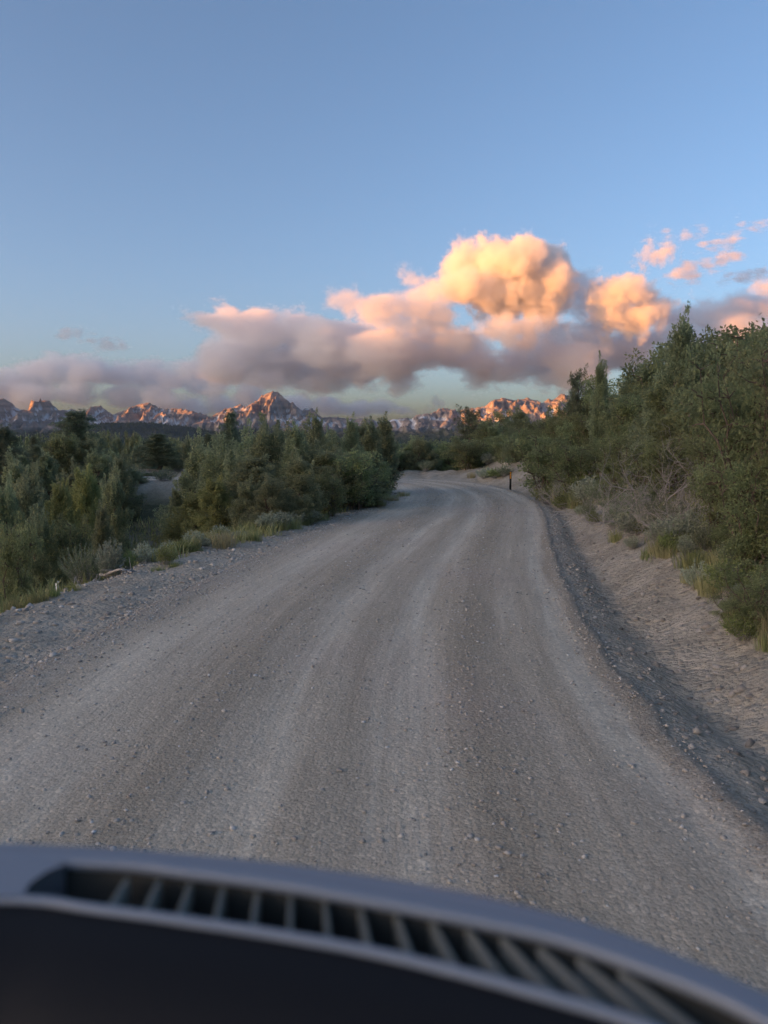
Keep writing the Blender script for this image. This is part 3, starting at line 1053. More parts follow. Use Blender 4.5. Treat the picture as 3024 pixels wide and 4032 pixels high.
def sage_mesh(seed, h=.7, r=.45, stems=75, mat=None, spike=False, leafy=24):
    rng = np.random.default_rng(seed)
    L, T = Build(), Build()
    for s in range(stems):
        an = rng.uniform(0, 6.28)
        sp = rng.random()**.6
        tip = np.array([math.cos(an) * r * sp, math.sin(an) * r * sp, h * rng.uniform(.55, 1.0) * (1 - .35 * sp * sp)])
        p, rd = limb(rng, np.array([math.cos(an) * .06, math.sin(an) * .06, -.08]), tip, .005, .0015, .05, 5)
        T.tube(p, rd, 3)
        n = leafy + (12 if spike else 0)
        f = rng.uniform(.25, 1.0, n)**.7
        P = np.stack([np.interp(f, np.linspace(0, 1, 5), p[:, k]) for k in range(3)], 1) + rng.normal(0, .012, (n, 3))
        A = unit(unit(tip) * .8 + rng.normal(0, .55, (n, 3)))
        V, Q = leaf_quads(P, A, rand_perp(rng, A), rng.uniform(.045, .09, n), rng.uniform(.010, .018, n))
        L.add(V, Q, tint=np.clip(rng.normal(.5, .18) + rng.normal(0, .12, n), 0, 1))
    return L.mesh('leaves', mat or M_sage), T.mesh('stems', M_dead, True)


def grass_mesh(seed, h=.45, r=.25, blades=170, mat=None, w=.006):
    rng = np.random.default_rng(seed)
    an = rng.uniform(0, 6.28, blades)
    b0 = r * rng.random(blades)**.7
    P = np.stack([np.cos(an) * b0, np.sin(an) * b0, np.full(blades, -.03)], 1)
    an2 = an + rng.normal(0, .7, blades)
    hh = h * rng.uniform(.45, 1.0, blades)
    out = rng.uniform(.05, .55, blades) * hh
    D = np.stack([np.cos(an2), np.sin(an2), np.zeros(blades)], 1)
    S = np.stack([-np.sin(an2), np.cos(an2), np.zeros(blades)], 1) * (w * rng.uniform(.7, 1.4, blades))[:, None]
    mid = P + D * (out * .35)[:, None] + np.array([0, 0, 1.]) * (hh * .6)[:, None]
    tip = P + D * out[:, None] + np.array([0, 0, 1.]) * hh[:, None]
    V = np.stack([P - S, P + S, mid + S * .8, mid - S * .8, tip], 1).reshape(-1, 3)
    i = np.arange(blades)[:, None] * 5
    B = Build()
    tint = np.clip(rng.normal(.5, .25, blades), 0, 1)
    B.add(V, i + np.array([[0, 1, 2, 3]]), i + np.array([[3, 2, 4]]), tint=tint)
    return B.mesh('blades', mat or M_grass), None


# proto: (kind name, category, [(part name, mesh)...], nominal height, nominal radius)
PROTO = {}


def proto(key, name, cat, parts, h, r):
    PROTO[key] = (name, cat, [(n, m) for n, m in parts if m], h, r)


for k, (sd, hh, rr, cone, mt) in enumerate([(1, 4.0, 1.5, .75, M_jun), (2, 4.2, 1.25, .85, M_jun), (3, 3.6, 1.6, .6, M_jun), (4, 3.8, 1.4, .75, M_jyel), (5, 5.0, 1.0, .85, M_jun)]):
    c, t = juniper_mesh(sd, hh, rr, mat=mt, cone=cone, clumps=88 if k != 4 else 80)
    proto('jun%d' % k, 'juniper_tree', 'tree', [('crown', c), ('trunk', t)], hh, rr)
for k, (sd, hh, rr) in enumerate([(11, 3.0, 1.5), (12, 3.4, 1.4), (13, 2.6, 1.6)]):
    c, t = oak_mesh(sd, hh, rr, clumps=95, per=85)
    proto('oak%d' % k, 'scrub_oak', 'shrub', [('crown', c), ('trunk', t)], hh, rr)
c, t = oak_mesh(21, 3.2, 1.5, clumps=130, per=70, leaf=(.05, .095), lobed=True, stems=9)
proto('oakn', 'scrub_oak', 'shrub', [('crown', c), ('trunk', t)], 3.2, 1.5)
c, t = pine_mesh(31)
proto('pine0', 'pine_tree', 'tree', [('crown', c), ('trunk', t)], 8.0, 2.2)
c, t = pine_mesh(32, 9.0, 1.9, 170, .05, .8)
proto('pine1', 'pine_tree', 'tree', [('crown', c), ('trunk', t)], 9.0, 1.9)
c, t = pine_mesh(33, 5.0, 1.6, 80, .45, .3, .35)
proto('pine2', 'pine_tree', 'tree', [('crown', c), ('trunk', t)], 5.0, 1.6)
for k in range(2):
    proto('dead%d' % k, 'dead_shrub', 'shrub', [('branches', dead_mesh(41 + k)[1])], 2.2, 1.6)
c, t = sage_mesh(51)
proto('sage0', 'sagebrush', 'shrub', [('leaves', c), ('stems', t)], .7, .45)
c, t = sage_mesh(52, .8, .35, 60, spike=True)
proto('sage1', 'sagebrush', 'shrub', [('leaves', c), ('stems', t)], .8, .35)
c, t = sage_mesh(53, .7, .5, 90, mat=M_weed)
proto('weed0', 'weed', 'weed', [('leaves', c), ('stems', t)], .7, .5)
c, t = sage_mesh(54, 1.0, .8, 130, mat=foliage('rabbitbrush_leaf', (.17, .20, .11), (.30, .33, .19), .3), leafy=18)
proto('rabbit', 'rabbitbrush', 'shrub', [('leaves', c), ('stems', t)], 1.0, .8)
proto('grass0', 'grass_tuft', 'grass', [('blades', grass_mesh(61)[0])], .45, .35)
proto('grass1', 'grass_tuft', 'grass', [('blades', grass_mesh(62, .55, .3, 200, M_gold)[0])], .55, .4)
proto('grass2', 'grass_tuft', 'grass', [('blades', grass_mesh(63, .3, .3, 150, M_weed)[0])], .3, .35)
PR = random.Random(7)


def plant(key, x, y, h, w=None, label='', group=None, sink=0.0):
    """Stand one copy of a plant at x, y; h its height, w its radius in metres."""
    name, cat, parts, ph, pr = PROTO[key]
    o = obj(name, None, label=label, category=cat)
    if group:
        o['group'] = group
    z = gz(x, y) - sink
    o.location = (x, y, z)
    h *= {'j': .99, 'o': 1.06, 'p': 1.06}.get(key[0], 1.0)    # leaders rise above, clumps end below the nominal top
    sz = h / ph
    sx = (w / pr) if w else sz
    o.scale = (sx, sx * PR.uniform(.9, 1.1), sz)
    o.rotation_euler = (0, 0, PR.uniform(0, 6.28))
    for n, m in parts:
        c = bpy.data.objects.new(n, m)
        COL.objects.link(c)
        c.parent = o
    return o


def see(key, X, Ytop, D, wpx, label, group=None, sink=0.0):
    """A plant whose top stands where the photo shows it, rooted in the ground at distance D."""
    p = at(X, Ytop, D)
    h = p.z - (gz(p.x, D) - sink)
    return plant(key, p.x, D, max(h, .12), wpx / 2 / K / F * D, label, group, sink)




ORD = 'first second third fourth fifth sixth seventh eighth ninth tenth eleventh twelfth thirteenth fourteenth fifteenth sixteenth seventeenth eighteenth nineteenth twentieth'.split()
ORD += ['twenty-' + o for o in ORD[:9]] + ['thirtieth']


def sit(key, X, Ytop, Ybase, wpx, label, group=None):
    """A plant rooted where the sight line of photo pixel X, Ybase meets the ground."""
    D = np.arange(5.0, 90.0, .05)
    P = [at(X, Ybase, d) for d in (1.0,)][0]
    zz = height(P.x * D, D)[0]
    ray = CAM_Z + (P.z - CAM_Z) * D
    d = float(D[np.argmax(ray <= zz)])
    return see(key, X, Ytop, d, wpx, label, group)
# ---- left of the road
see('pine0', 290, 1633, 46, 260, 'tall dark pine towering above the junipers near the left edge')
see('pine0', 5, 1705, 36, 200, 'dark pine cut off by the left edge of the picture')
see('jun3', 330, 1822, 24, 230, 'yellow green juniper with the highest pointed top in the left foreground thicket')
see('jun3', 235, 1880, 22.5, 200, 'yellow green juniper leaning on the left of the pointed one')
see('jun0', 440, 1858, 26, 210, 'green juniper at the edge of the bare clearing')
see('jun0', 110, 1890, 28, 260, 'dim green juniper below the pine at the left edge')
see('jun2', 20, 1900, 22, 230, 'dark blunt juniper at the left edge, beneath the cut-off pine')
see('jun2', 150, 2020, 18.5, 240, 'low rounded grey green juniper nearest the left shoulder')
see('oak2', 40, 2080, 16.8, 220, 'low bluish scrub oak at the left edge above the gravel shoulder')
see('oak2', 290, 2060, 19, 210, 'low dark scrub oak behind the tall sage stems')
see('jun1', 400, 2000, 21, 150, 'small dark juniper left of the pale grass bank in the clearing')
see('pine1', 622, 1715, 52, 200, 'layered dark pine standing left of the bare clearing')
see('pine1', 560, 1760, 60, 150, 'shorter pine at the left shoulder of the layered pine')
see('jun2', 592, 1862, 50, 150, 'round dark juniper alone at the back of the clearing')
see('jun1', 692, 1928, 33, 130, 'small brownish juniper at the right side of the clearing')
see('pine1', 905, 1638, 40, 165, 'slender spired pine rising left of the main peak')
see('pine1', 822, 1715, 46, 120, 'shorter spired pine left of the slender one')
see('jun4', 968, 1700, 34, 95, 'narrow juniper spire right of the slender pine')
see('jun3', 845, 1870, 22.5, 220, 'bright yellow green juniper beside the clearing')
see('jun0', 930, 1780, 25, 260, 'broad green juniper behind the bright yellow green one')
see('jun2', 1060, 1662, 27, 330, 'broad domed juniper, the biggest of the thicket left of the road')
see('jun1', 1165, 1688, 25, 210, 'pointed juniper in front of the right flank of the main peak')
see('jun1', 1246, 1642, 29, 160, 'high narrow juniper crowning the middle of the thicket')
see('jun0', 1180, 1790, 21.5, 270, 'dense grey green juniper in the front row of the thicket')
see('jun2', 1070, 1880, 20.2, 230, 'front juniper with drooping grey green sprays over the verge')
see('jun0', 985, 1890, 20.8, 210, 'dark juniper in the front row beside the golden grass')
see('jun4', 1292, 1688, 34, 85, 'thin dark spire in the gap of the thicket')
see('jun1', 1385, 1655, 29.5, 160, 'tall juniper at the right end of the thicket, left of its spires')
see('jun4', 1462, 1650, 31, 150, 'twin spired juniper close to the bend')
see('jun4', 1515, 1632, 32.5, 150, 'slim juniper spire leaning over the bend of the road')
see('oak0', 1400, 1795, 25, 250, 'bright green scrub oak at the inside of the bend')
see('oak1', 1475, 1850, 28, 170, 'green scrub oak nearest the bend')
see('oak2', 1305, 1870, 22.6, 210, 'dark green scrub oak left of the bright one')
see('oak2', 1455, 1945, 26.0, 190, 'low scrub oak hugging the inside edge of the road')
see('jun2', 1195, 1955, 20.4, 150, 'lowest juniper of the front row, touching the verge')
for X, Yt, D, w, key, lb in [
        (432, 2108, 13.7, 120, 'sage1', 'tall sagebrush with upright flower stems on the left shoulder'),
        (572, 2132, 14.3, 120, 'sage0', 'pale silvery sagebrush right of the tall stemmed one'),
        (330, 2128, 14.6, 190, 'rabbit', 'brownish bush behind the fallen branches'),
        (712, 2122, 15.2, 130, 'weed0', 'bright green weed beside the pale sagebrush'),
        (672, 2105, 15.8, 80, 'grass1', 'golden weed tuft behind the bright green weed'),
        (505, 2160, 13.9, 70, 'weed0', 'small green weed between the two sagebrushes'),
        (800, 2118, 16.0, 90, 'sage0', 'low pale sagebrush, first of the row along the verge'),
        (868, 2098, 16.9, 100, 'sage0', 'low pale sagebrush, second of the row along the verge'),
        (940, 2090, 17.8, 90, 'sage0', 'low pale sagebrush, third of the row along the verge'),
        (1012, 2072, 18.6, 80, 'grass0', 'green grass tuft left of the golden grass'),
        (1060, 2030, 19.2, 110, 'grass1', 'tall golden grass tuft in front of the junipers'),
        (1120, 2062, 19.6, 100, 'grass0', 'green grass tuft right of the golden grass'),
        (1190, 2050, 20.4, 90, 'grass2', 'low green tuft under the lowest front juniper'),
        (1265, 2040, 21.4, 90, 'grass2', 'low green tuft under the dark green scrub oak'),
        (960, 2118, 17.0, 90, 'grass2', 'flat green tuft before the sagebrush row'),
        (770, 2150, 15.2, 80, 'grass2', 'flat green tuft at the gravel edge left of the sagebrush row'),
        (622, 2222, 13.3, 70, 'grass2', 'green tuft alone on the gravel shoulder'),
        (690, 2215, 13.6, 70, 'grass2', 'faint green tuft right of the lone tuft on the shoulder'),
        (290, 2285, 11.4, 80, 'grass2', 'small grass tuft below the fallen branches'),
        (215, 2330, 10.9, 60, 'grass2', 'dry little tuft between the two shoulder tufts at the left'),
        (150, 2318, 10.7, 120, 'grass0', 'broad grass tuft at the left on the gravel shoulder'),
        (55, 2335, 10.5, 110, 'grass0', 'grass tuft at the left edge on the gravel shoulder'),
        (1495, 1965, 26.4, 70, 'grass1', 'golden grass at the inside edge of the bend, nearest one'),
        (1545, 1945, 28.6, 70, 'grass1', 'golden grass at the inside edge of the bend, middle one'),
        (1590, 1930, 31.0, 70, 'grass1', 'golden grass at the tip of the inside bend')]:
    see(key, X, Yt, D, w, lb)

rv = random.Random(31)
for k in range(46):
    D = rv.uniform(10.5, 23)
    j = int(np.argmin(np.abs(ROAD[:, 1] - D)))
    off = HW + float(np.interp(D, [10, 14, 18, 30], [1.5, 1.2, .5, .3])) + rv.random()**1.5 * 1.5
    q = ROAD[j] - RN[j] * off
    if min(math.hypot(q[0] - at_z(X, Y, -.05).x, q[1] - at_z(X, Y, -.05).y) for X, Y in ((223, 2280), (300, 2285), (370, 2255), (440, 2250), (520, 2262), (260, 2320), (180, 2310))) < .75:
        continue
    key = rv.choice(['grass0', 'grass2', 'sage0', 'weed0', 'grass1', 'grass0', 'sage1'])
    h = {'grass0': .38, 'grass1': .42, 'grass2': .25, 'sage0': .4, 'sage1': .5, 'weed0': .4}[key] * rv.uniform(.7, 1.2)
    plant(key, float(q[0]), float(q[1]), h, h * rv.uniform(.6, .9), {'g': 'small grass tuft', 's': 'small sagebrush', 'w': 'small leafy weed'}[key[0]] + ' in the weedy strip along the left verge', 'weedy strip on the left verge')

# ---- right bank: the thicket
SKY_X = [1700, 1800, 1900, 2000, 2100, 2200, 2300, 2400, 2500, 2600, 2700, 2800, 2900, 3000, 3200, 3500]
SKY_Y = [1850, 1840, 1790, 1700, 1650, 1600, 1545, 1490, 1460, 1400, 1350, 1370, 1350, 1310, 1260, 1200]


def bank_D(X, s):
    """Distance at which the sight line of photo column X runs s metres beyond the right road edge."""
    k = (X - 1512) / 3044.0
    D = np.arange(7.0, 75.0, .25)
    lat, _ = lateral(k * D, D)
    e = lat - HW
    ok = np.where(e > s)[0]
    return float(D[ok[0]]) if len(ok) else None


rr_ = random.Random(12)
n_bank = 0
for row, s, X0, X1, dX, lift, keys in (('skyline row', 5.0, 1960, 3300, 72, 0.0, ['oak0', 'oak1', 'jun0', 'oak2', 'jun1']), ('middle row', 3.4, 1980, 3250, 66, .28, ['oak1', 'oak0', 'oak2', 'oak0', 'jun2']), ('front row', 2.5, 2090, 2660, 62, .55, ['oak2', 'oak0', 'oak1'])):
    X, cnt = X0, {'j': 0, 'o': 0}
    while X < X1:
        D = bank_D(X, s + rr_.uniform(-.3, .4))
        if D:
            top = np.interp(X, SKY_X, SKY_Y)
            base = 1740 + (2.2 - gz((X - 1512) / 3044 * D, D)) / D * 3044
            Yt = top + (base - top) * lift + rr_.uniform(-8, 45)
            hm_ = (base - Yt) / 3044 * D
            if hm_ > .5 and not (D < 39 and abs(X - 2012) < 85):
                key = rr_.choice(keys)
                wr = rr_.uniform(.42, .55) * hm_ if hm_ > 2 else rr_.uniform(.5, .65) * hm_
                see(key, X, Yt, D, wr * 2 / D * 3044, ORD[cnt[key[0]]] + (' juniper' if key[0] == 'j' else ' scrub oak') + ' from the bend in the ' + row + ' of the right thicket', 'thicket on the right bank')
                cnt[key[0]] += 1
        X += dX * rr_.uniform(.8, 1.2) * (1 if X > 2200 else .6)
see('jun1', 2690, 1262, 19.5, 300, 'tall dense juniper crowning the thicket on the right')
see('jun4', 2368, 1400, 31, 110, 'slender tree with a wispy tip above the thicket')
see('pine2', 2275, 1490, 38, 110, 'thin crooked pine on the skyline left of the slender tree')
see('pine2', 1848, 1632, 60, 150, 'dark open crowned pine silhouetted against the lit ridge beyond the bend')
see('jun0', 2050, 1610, 50, 150, 'dark tree on the skyline above the marker post')
sit('dead0', 2570, 1600, 2045, 540, 'large leafless grey shrub sprawling down the right bank')
sit('dead1', 2700, 1690, 2095, 360, 'leafless grey shrub beside the large one, nearer the road')
see('dead1', 2230, 1760, 27, 230, 'faint leafless grey shrub in the middle of the right thicket')
see('oakn', 2960, 1400, 10.6, 500, 'leafy oak bush at the right edge, tallest of the near ones')
see('oakn', 3190, 1370, 9.0, 600, 'leafy oak bush cut off by the right edge of the picture')
see('oakn', 3010, 1830, 9.2, 430, 'leafy oak bush filling the right edge at mid height')
see('oakn', 2840, 1720, 12.0, 300, 'leafy oak bush shading the hollow under the grey branches')
sit('oakn', 2990, 2230, 2480, 330, 'low oak sprig on the bank at the right edge')
sit('oakn', 2890, 2330, 2470, 200, 'small oak seedling on the bare slope at the right')
for X, Yt, Yb, w, key, lb in [
        (2330, 1870, 1985, 190, 'sage0', 'big pale sagebrush under the thicket on the right bank'),
        (2250, 1925, 1990, 130, 'weed0', 'green bush left of the big pale sagebrush'),
        (2165, 1905, 1985, 170, 'weed0', 'low green bush beside the marker post'),
        (2430, 1925, 2030, 190, 'rabbit', 'yellow green rabbitbrush right of the big pale sagebrush'),
        (2560, 1900, 2010, 260, 'rabbit', 'dusky rabbitbrush beneath the leafless shrub'),
        (2500, 1985, 2105, 190, 'sage0', 'ragged sagebrush at the foot of the bank'),
        (2690, 2000, 2140, 230, 'sage0', 'broad sagebrush half way up the bare bank'),
        (2600, 2050, 2140, 130, 'sage1', 'spiky sagebrush left of the broad one'),
        (2800, 2050, 2160, 200, 'rabbit', 'dry rabbitbrush right of the broad sagebrush'),
        (2290, 1985, 2030, 70, 'sage1', 'little sage sprig on the bare lip of the ditch'),
        (2730, 2150, 2240, 200, 'grass0', 'green grass tuft below the broad sagebrush'),
        (2620, 2130, 2195, 150, 'grass1', 'straw coloured grass tuft on the bare bank'),
        (2850, 2140, 2230, 180, 'grass1', 'straw coloured grass tuft under the oak'),
        (2890, 2190, 2330, 240, 'weed0', 'green weed under the oak at the right'),
        (2790, 2240, 2320, 150, 'grass1', 'pale grass tuft leaning down the slope at the right'),
        (2960, 2090, 2230, 260, 'rabbit', 'shaded rabbitbrush under the oak at the right edge')]:
    sit(key, X, Yt, Yb, w, lb)

fr = {'o': 0, 'r': 0, 'w': 0}
for k, X in enumerate(np.arange(2140, 3080, 58.0)):
    Yb = np.interp(X, [2080, 2200, 2300, 2400, 2500, 2600, 2700, 2800, 2900, 3080], [1935, 1970, 1985, 2010, 2060, 2090, 2130, 2200, 2290, 2420]) - rr_.uniform(5, 45)
    key = ['oak2', 'rabbit', 'oak2', 'weed0', 'rabbit', 'oak0'][k % 6]
    if 2440 < X < 2780:
        key = 'rabbit'
    hh = rr_.uniform(120, 230) * (1 if key[0] == 'o' else .62)
    sit(key, X + rr_.uniform(-15, 15), Yb - hh, Yb, hh * rr_.uniform(1.0, 1.5), ORD[fr[key[0]]] + {'o': ' low scrub oak', 'r': ' rabbitbrush', 'w': ' leafy weed'}[key[0]] + ' from the marker post along the lower fringe of the right thicket', 'fringe of the right thicket')
    fr[key[0]] += 1

for k in range(46):
    X = rr_.uniform(2150, 3060)
    lo = np.interp(X, [2150, 2300, 2500, 2700, 2900, 3060], [1985, 2040, 2190, 2330, 2520, 2700])
    hi = np.interp(X, [2150, 2300, 2500, 2700, 2900, 3060], [1960, 1990, 2080, 2150, 2300, 2420])
    Yb = hi + (lo - hi) * rr_.random()**1.8
    key = rr_.choice(['sage0', 'grass1', 'sage1', 'grass0', 'weed0', 'grass1', 'rabbit'])
    hh = rr_.uniform(35, 85) * (1 + (Yb - 2000) / 900)
    sit(key, X, Yb - hh, Yb, hh * rr_.uniform(1.0, 1.7), {'s': 'small sagebrush', 'g': 'dry grass tuft', 'w': 'small green weed', 'r': 'small rabbitbrush'}[key[0]] + ' dotting the bare dirt of the right bank', 'small plants on the right bank')

for i in range(34):
    j = int(np.searchsorted(RS, rr_.uniform(45, 68)))
    q = ROAD[j] + RN[j] * (HW + rr_.uniform(1.0, 5.0))
    key = rr_.choice(['rabbit', 'sage0', 'weed0', 'oak2', 'grass1', 'rabbit'])
    h = {'r': .8, 's': .6, 'w': .6, 'o': 1.5, 'g': .5}[key[0]] * rr_.uniform(.8, 1.3)
    plant(key, float(q[0]), float(q[1]), h, h * rr_.uniform(.7, .95), {'r': 'rabbitbrush', 's': 'sagebrush', 'w': 'green weed', 'o': 'low scrub oak', 'g': 'golden grass tuft'}[key[0]] + ' on the bank at the outside of the bend', 'plants at the outside of the bend')

for x, y, h, key in [(5.6, 6.3, 2.6, 'oak0'), (6.8, 5.0, 3.0, 'oak1'), (5.9, 3.6, 2.4, 'oak2'), (7.6, 7.4, 3.2, 'oak0'), (8.4, 3.4, 3.0, 'oak1'), (6.6, 1.4, 2.6, 'oak2'), (9.3, 5.8, 3.2, 'oak0')]:
    plant(key, x, y, h, h * .52, 'scrub oak of the thicket where it goes on beyond the right edge', 'thicket beyond the right edge')

# ---- beyond the bend and on the valley floor
for i in range(44):
    X = 1500 + i * 11 + rr_.uniform(-10, 10)
    D = rr_.uniform(50, 105)
    key = rr_.choice(['oak0', 'oak2', 'jun0', 'jun2', 'oak1'])
    p = at(X, 1740, D)
    h = rr_.uniform(1.3, 2.6) if D < 75 else rr_.uniform(2.0, 3.6)
    plant(key, p.x, D, h, h * rr_.uniform(.5, .75), 'shrub or small tree in the scrub beyond the bend', 'scrub beyond the bend')
for i in range(190):
    D = 40 + 130 * rr_.random()**1.4
    X = rr_.uniform(-150, 1470)
    if 460 < X < 790 and D < 80:
        continue
    key = rr_.choice(['jun0', 'jun1', 'jun2', 'jun4', 'pine0', 'pine1', 'oak0', 'jun0', 'jun3'])
    Yt = rr_.uniform(1715, 1800) if D < 80 else rr_.uniform(1712, 1765)
    w = rr_.uniform(.5, .8) * 3.6 / D * 3044
    see(key, X, Yt, D, w * (.75 if key in ('pine1', 'jun4') else 1), {'p': 'distant pine', 'j': 'distant juniper', 'o': 'distant scrub oak'}[key[0]] + ' in the woodland on the valley floor at the left', 'woodland on the valley floor')
for X, Yt, D, key, lb in [(800, 1735, 33, 'jun0', 'green juniper in the second row above the bright yellow green one'), (880, 1745, 30, 'jun2', 'dense juniper under the slender spired pine'), (1000, 1700, 31, 'jun0', 'second row juniper left of the big domed one'),
                          (1110, 1690, 31, 'jun1', 'second row juniper right of the big domed one'), (1205, 1668, 32, 'jun0', 'second row juniper behind the dense grey green one'), (1335, 1712, 32, 'jun2', 'second row juniper behind the dark green scrub oak'),
                          (1430, 1672, 33, 'jun1', 'second row juniper behind the twin spires'), (1270, 1760, 25, 'jun0', 'dark juniper filling the middle of the thicket'), (1350, 1770, 27, 'jun2', 'dark juniper left of the bright green scrub oak'),
                          (760, 1830, 36, 'jun0', 'juniper at the right rear of the clearing'), (780, 1930, 27, 'jun3', 'small yellow green juniper at the right side of the clearing'), (1000, 1800, 23.5, 'jun1', 'mid height juniper in front of the big domed one')]:
    see(key, X, Yt, D, 3.3 / D * 3044, lb)
for X, Yt, D, w, key, lb in [(60, 1800, 34, 260, 'jun0', 'dark juniper behind the foreground thicket at the left edge'), (180, 1790, 38, 240, 'jun1', 'dark juniper under the left side of the tall pine'), (390, 1780, 40, 240, 'jun2', 'broad juniper under the right side of the tall pine'),
                             (470, 1800, 38, 170, 'jun1', 'upright juniper at the left rear of the clearing'), (280, 1840, 33, 240, 'jun0', 'juniper filling the gap below the tall pine'), (120, 1850, 31, 230, 'jun2', 'dull green juniper behind the low rounded one'), (420, 1900, 31, 170, 'jun0', 'juniper at the near left side of the clearing'),
                             (520, 1850, 42, 120, 'jun1', 'small juniper just left of the round lone one')]:
    see(key, X, Yt, D, w, lb)
for X, D in [(470, 40), (520, 46), (640, 43), (700, 52), (560, 57), (760, 62), (490, 70), (660, 68), (730, 38)]:
    p = at(X, 1740, D)
    plant('rabbit', p.x, D, .8, .9, 'grey low bush dotting the bare clearing at the left', 'bushes in the clearing')


# ---- stuff nobody could count
def conifer_mass(name, P, hgt, seed, label):
    rng = np.random.default_rng(seed)
    n, k = len(P), 6
    an = np.linspace(0, 2 * np.pi, k, endpoint=False)[None] + rng.uniform(0, 6, (n, 1))
    V, T, tint = [], [], []
    for lo, hi, rad in ((.02, .62, .30), (.38, 1.0, .19)):
        r = hgt[:, None] * rad * rng.uniform(.6, 1.25, (n, k))
        ring = np.stack([P[:, 0:1] + np.cos(an) * r, P[:, 1:2] + np.sin(an) * r, P[:, 2:3] + hgt[:, None] * (lo + rng.uniform(-.06, .06, (n, k)))], -1)
        tip = P + np.stack([hgt * rng.normal(0, .03, n), hgt * 0, hgt * hi], 1)
        base = sum(len(v) for v in V)
        V.append(np.concatenate([ring, tip[:, None]], 1).reshape(-1, 3))
        i = base + np.arange(n)[:, None, None] * (k + 1)
        j = np.arange(k)
        tri = i + np.stack([j, (j + 1) % k, np.full(k, k)], -1)[None]
        T.append(tri.reshape(-1, 3))
        tint.append(np.repeat(np.clip(rng.normal(.4, .25, n), 0, 1), k))
    me = mesh_np(name, np.concatenate(V), [np.concatenate(T)], M_far, False, {'tint': ('FACE', np.concatenate(tint))})
    return obj(name, me, kind='stuff', label=label, category='forest')


rg = np.random.default_rng(77)
n = 5200
Df = 150 + 1250 * rg.random(n)**1.5
Xf = rg.uniform(-1700, 2700, n)
fxw = (Xf - 1512) / 3044 * Df
keep = fbm(fxw / 70, Df / 90, 3, 200) > -.18
fxw, Df = fxw[keep], Df[keep]
zf = height(fxw, Df, False)[0]
conifer_mass('forest', np.stack([fxw, Df, zf - .3], 1), rg.uniform(3.0, 6.5, len(fxw)), 201, 'dark forest spreading over the valley floor below the mountains')
hp = []
for o in [o for o in bpy.data.objects if o.name.startswith('foothill')]:
    vv = np.empty(len(o.data.vertices) * 3, np.float32)
    o.data.vertices.foreach_get('co', vv)
    vv = vv.reshape(-1, 3)
    vis = (np.abs(vv[:, 0] / vv[:, 1]) < .55) & (vv[:, 2] > 2)
    vv = vv[vis]
    hp.append(vv[rg.integers(0, len(vv), 4200)] + np.concatenate([rg.normal(0, 5, (4200, 2)), np.full((4200, 1), -1.5)], 1))
hp = np.concatenate(hp)
conifer_mass('forest', hp, rg.uniform(4, 9, len(hp)), 202, 'dark conifers clothing the low hills in front of the mountains')


def scatter_grass():
    rng = np.random.default_rng(300)
    n = 110000
    D = 8 + 30 * rng.random(n)**1.4
    X = rng.uniform(-1900, 3600, n)
    x = (X - 1512) / 3044 * D
    lat, _ = lateral(x, D)
    s = np.abs(lat) - HW
    pat = fbm(x / 1.6, D / 1.6, 3, 301)
    ok = np.where(lat > 0, (s > 1.3) & (pat + .18 * (s - 2.4) > .10), (s > np.interp(D, [10, 14, 18, 30], [1.6, 1.3, .55, .3])) & (pat + .5 * (s - np.interp(D, [10, 14, 18, 30], [1.6, 1.3, .55, .3])) > .12))
    litter = [at_z(X, Y, -.05) for X, Y in ((223, 2280), (300, 2280), (350, 2250), (400, 2235), (460, 2245), (520, 2262), (150, 2300))]
    for q in litter:                                     # bare gravel round the stake and the branches
        ok &= np.hypot(x - q.x, D - q.y) > .75
    x, D, lat = x[ok], D[ok], lat[ok]
    n = len(x)
    z = height(x, D)[0] - .02
    an = rng.uniform(0, 6.28, n)
    hh = rng.uniform(.08, .28, n) * np.where(lat > 0, .95, 1.3)
    w = .0045 + .0005 * D
    Dv = np.stack([np.cos(an), np.sin(an), np.zeros(n)], 1)
    Sv = np.stack([-np.sin(an), np.cos(an), np.zeros(n)], 1) * w[:, None]
    P = np.stack([x, D, z], 1)
    mid = P + Dv * (hh * .18)[:, None] + np.array([0, 0, 1.]) * (hh * .6)[:, None]
    tip = P + Dv * (hh * .5)[:, None] + np.array([0, 0, 1.]) * hh[:, None]
    V = np.stack([P - Sv, P + Sv, mid + Sv * .8, mid - Sv * .8, tip], 1).reshape(-1, 3)
    i = np.arange(n)[:, None] * 5
    t = np.clip(rng.normal(.5, .25, n) + .25 * fbm(x / 3, D / 3, 2, 305), 0, 1)
    me = mesh_np('grass', V, [i + np.array([[0, 1, 2, 3]]), i + np.array([[3, 2, 4]])], M_grass, False, {'tint': ('FACE', np.concatenate([t, t]))})
    obj('grass', me, kind='stuff', label='thin dry grass growing on the bank and the left verge', category='grass')


scatter_grass()

# stones
ICO_V = np.array([(0, 0, 1), (.89, 0, .45), (.28, .85, .45), (-.72, .53, .45), (-.72, -.53, .45), (.28, -.85, .45), (.72, .53, -.45), (-.28, .85, -.45), (-.89, 0, -.45), (-.28, -.85, -.45), (.72, -.53, -.45), (0, 0, -1)])
ICO_F = np.array([(0, 1, 2), (0, 2, 3), (0, 3, 4), (0, 4, 5), (0, 5, 1), (1, 6, 2), (2, 7, 3), (3, 8, 4), (4, 9, 5), (5, 10, 1), (2, 6, 7), (3, 7, 8), (4, 8, 9), (5, 9, 10), (1, 10, 6), (6, 11, 7), (7, 11, 8), (8, 11, 9), (9, 11, 10), (10, 11, 6)])


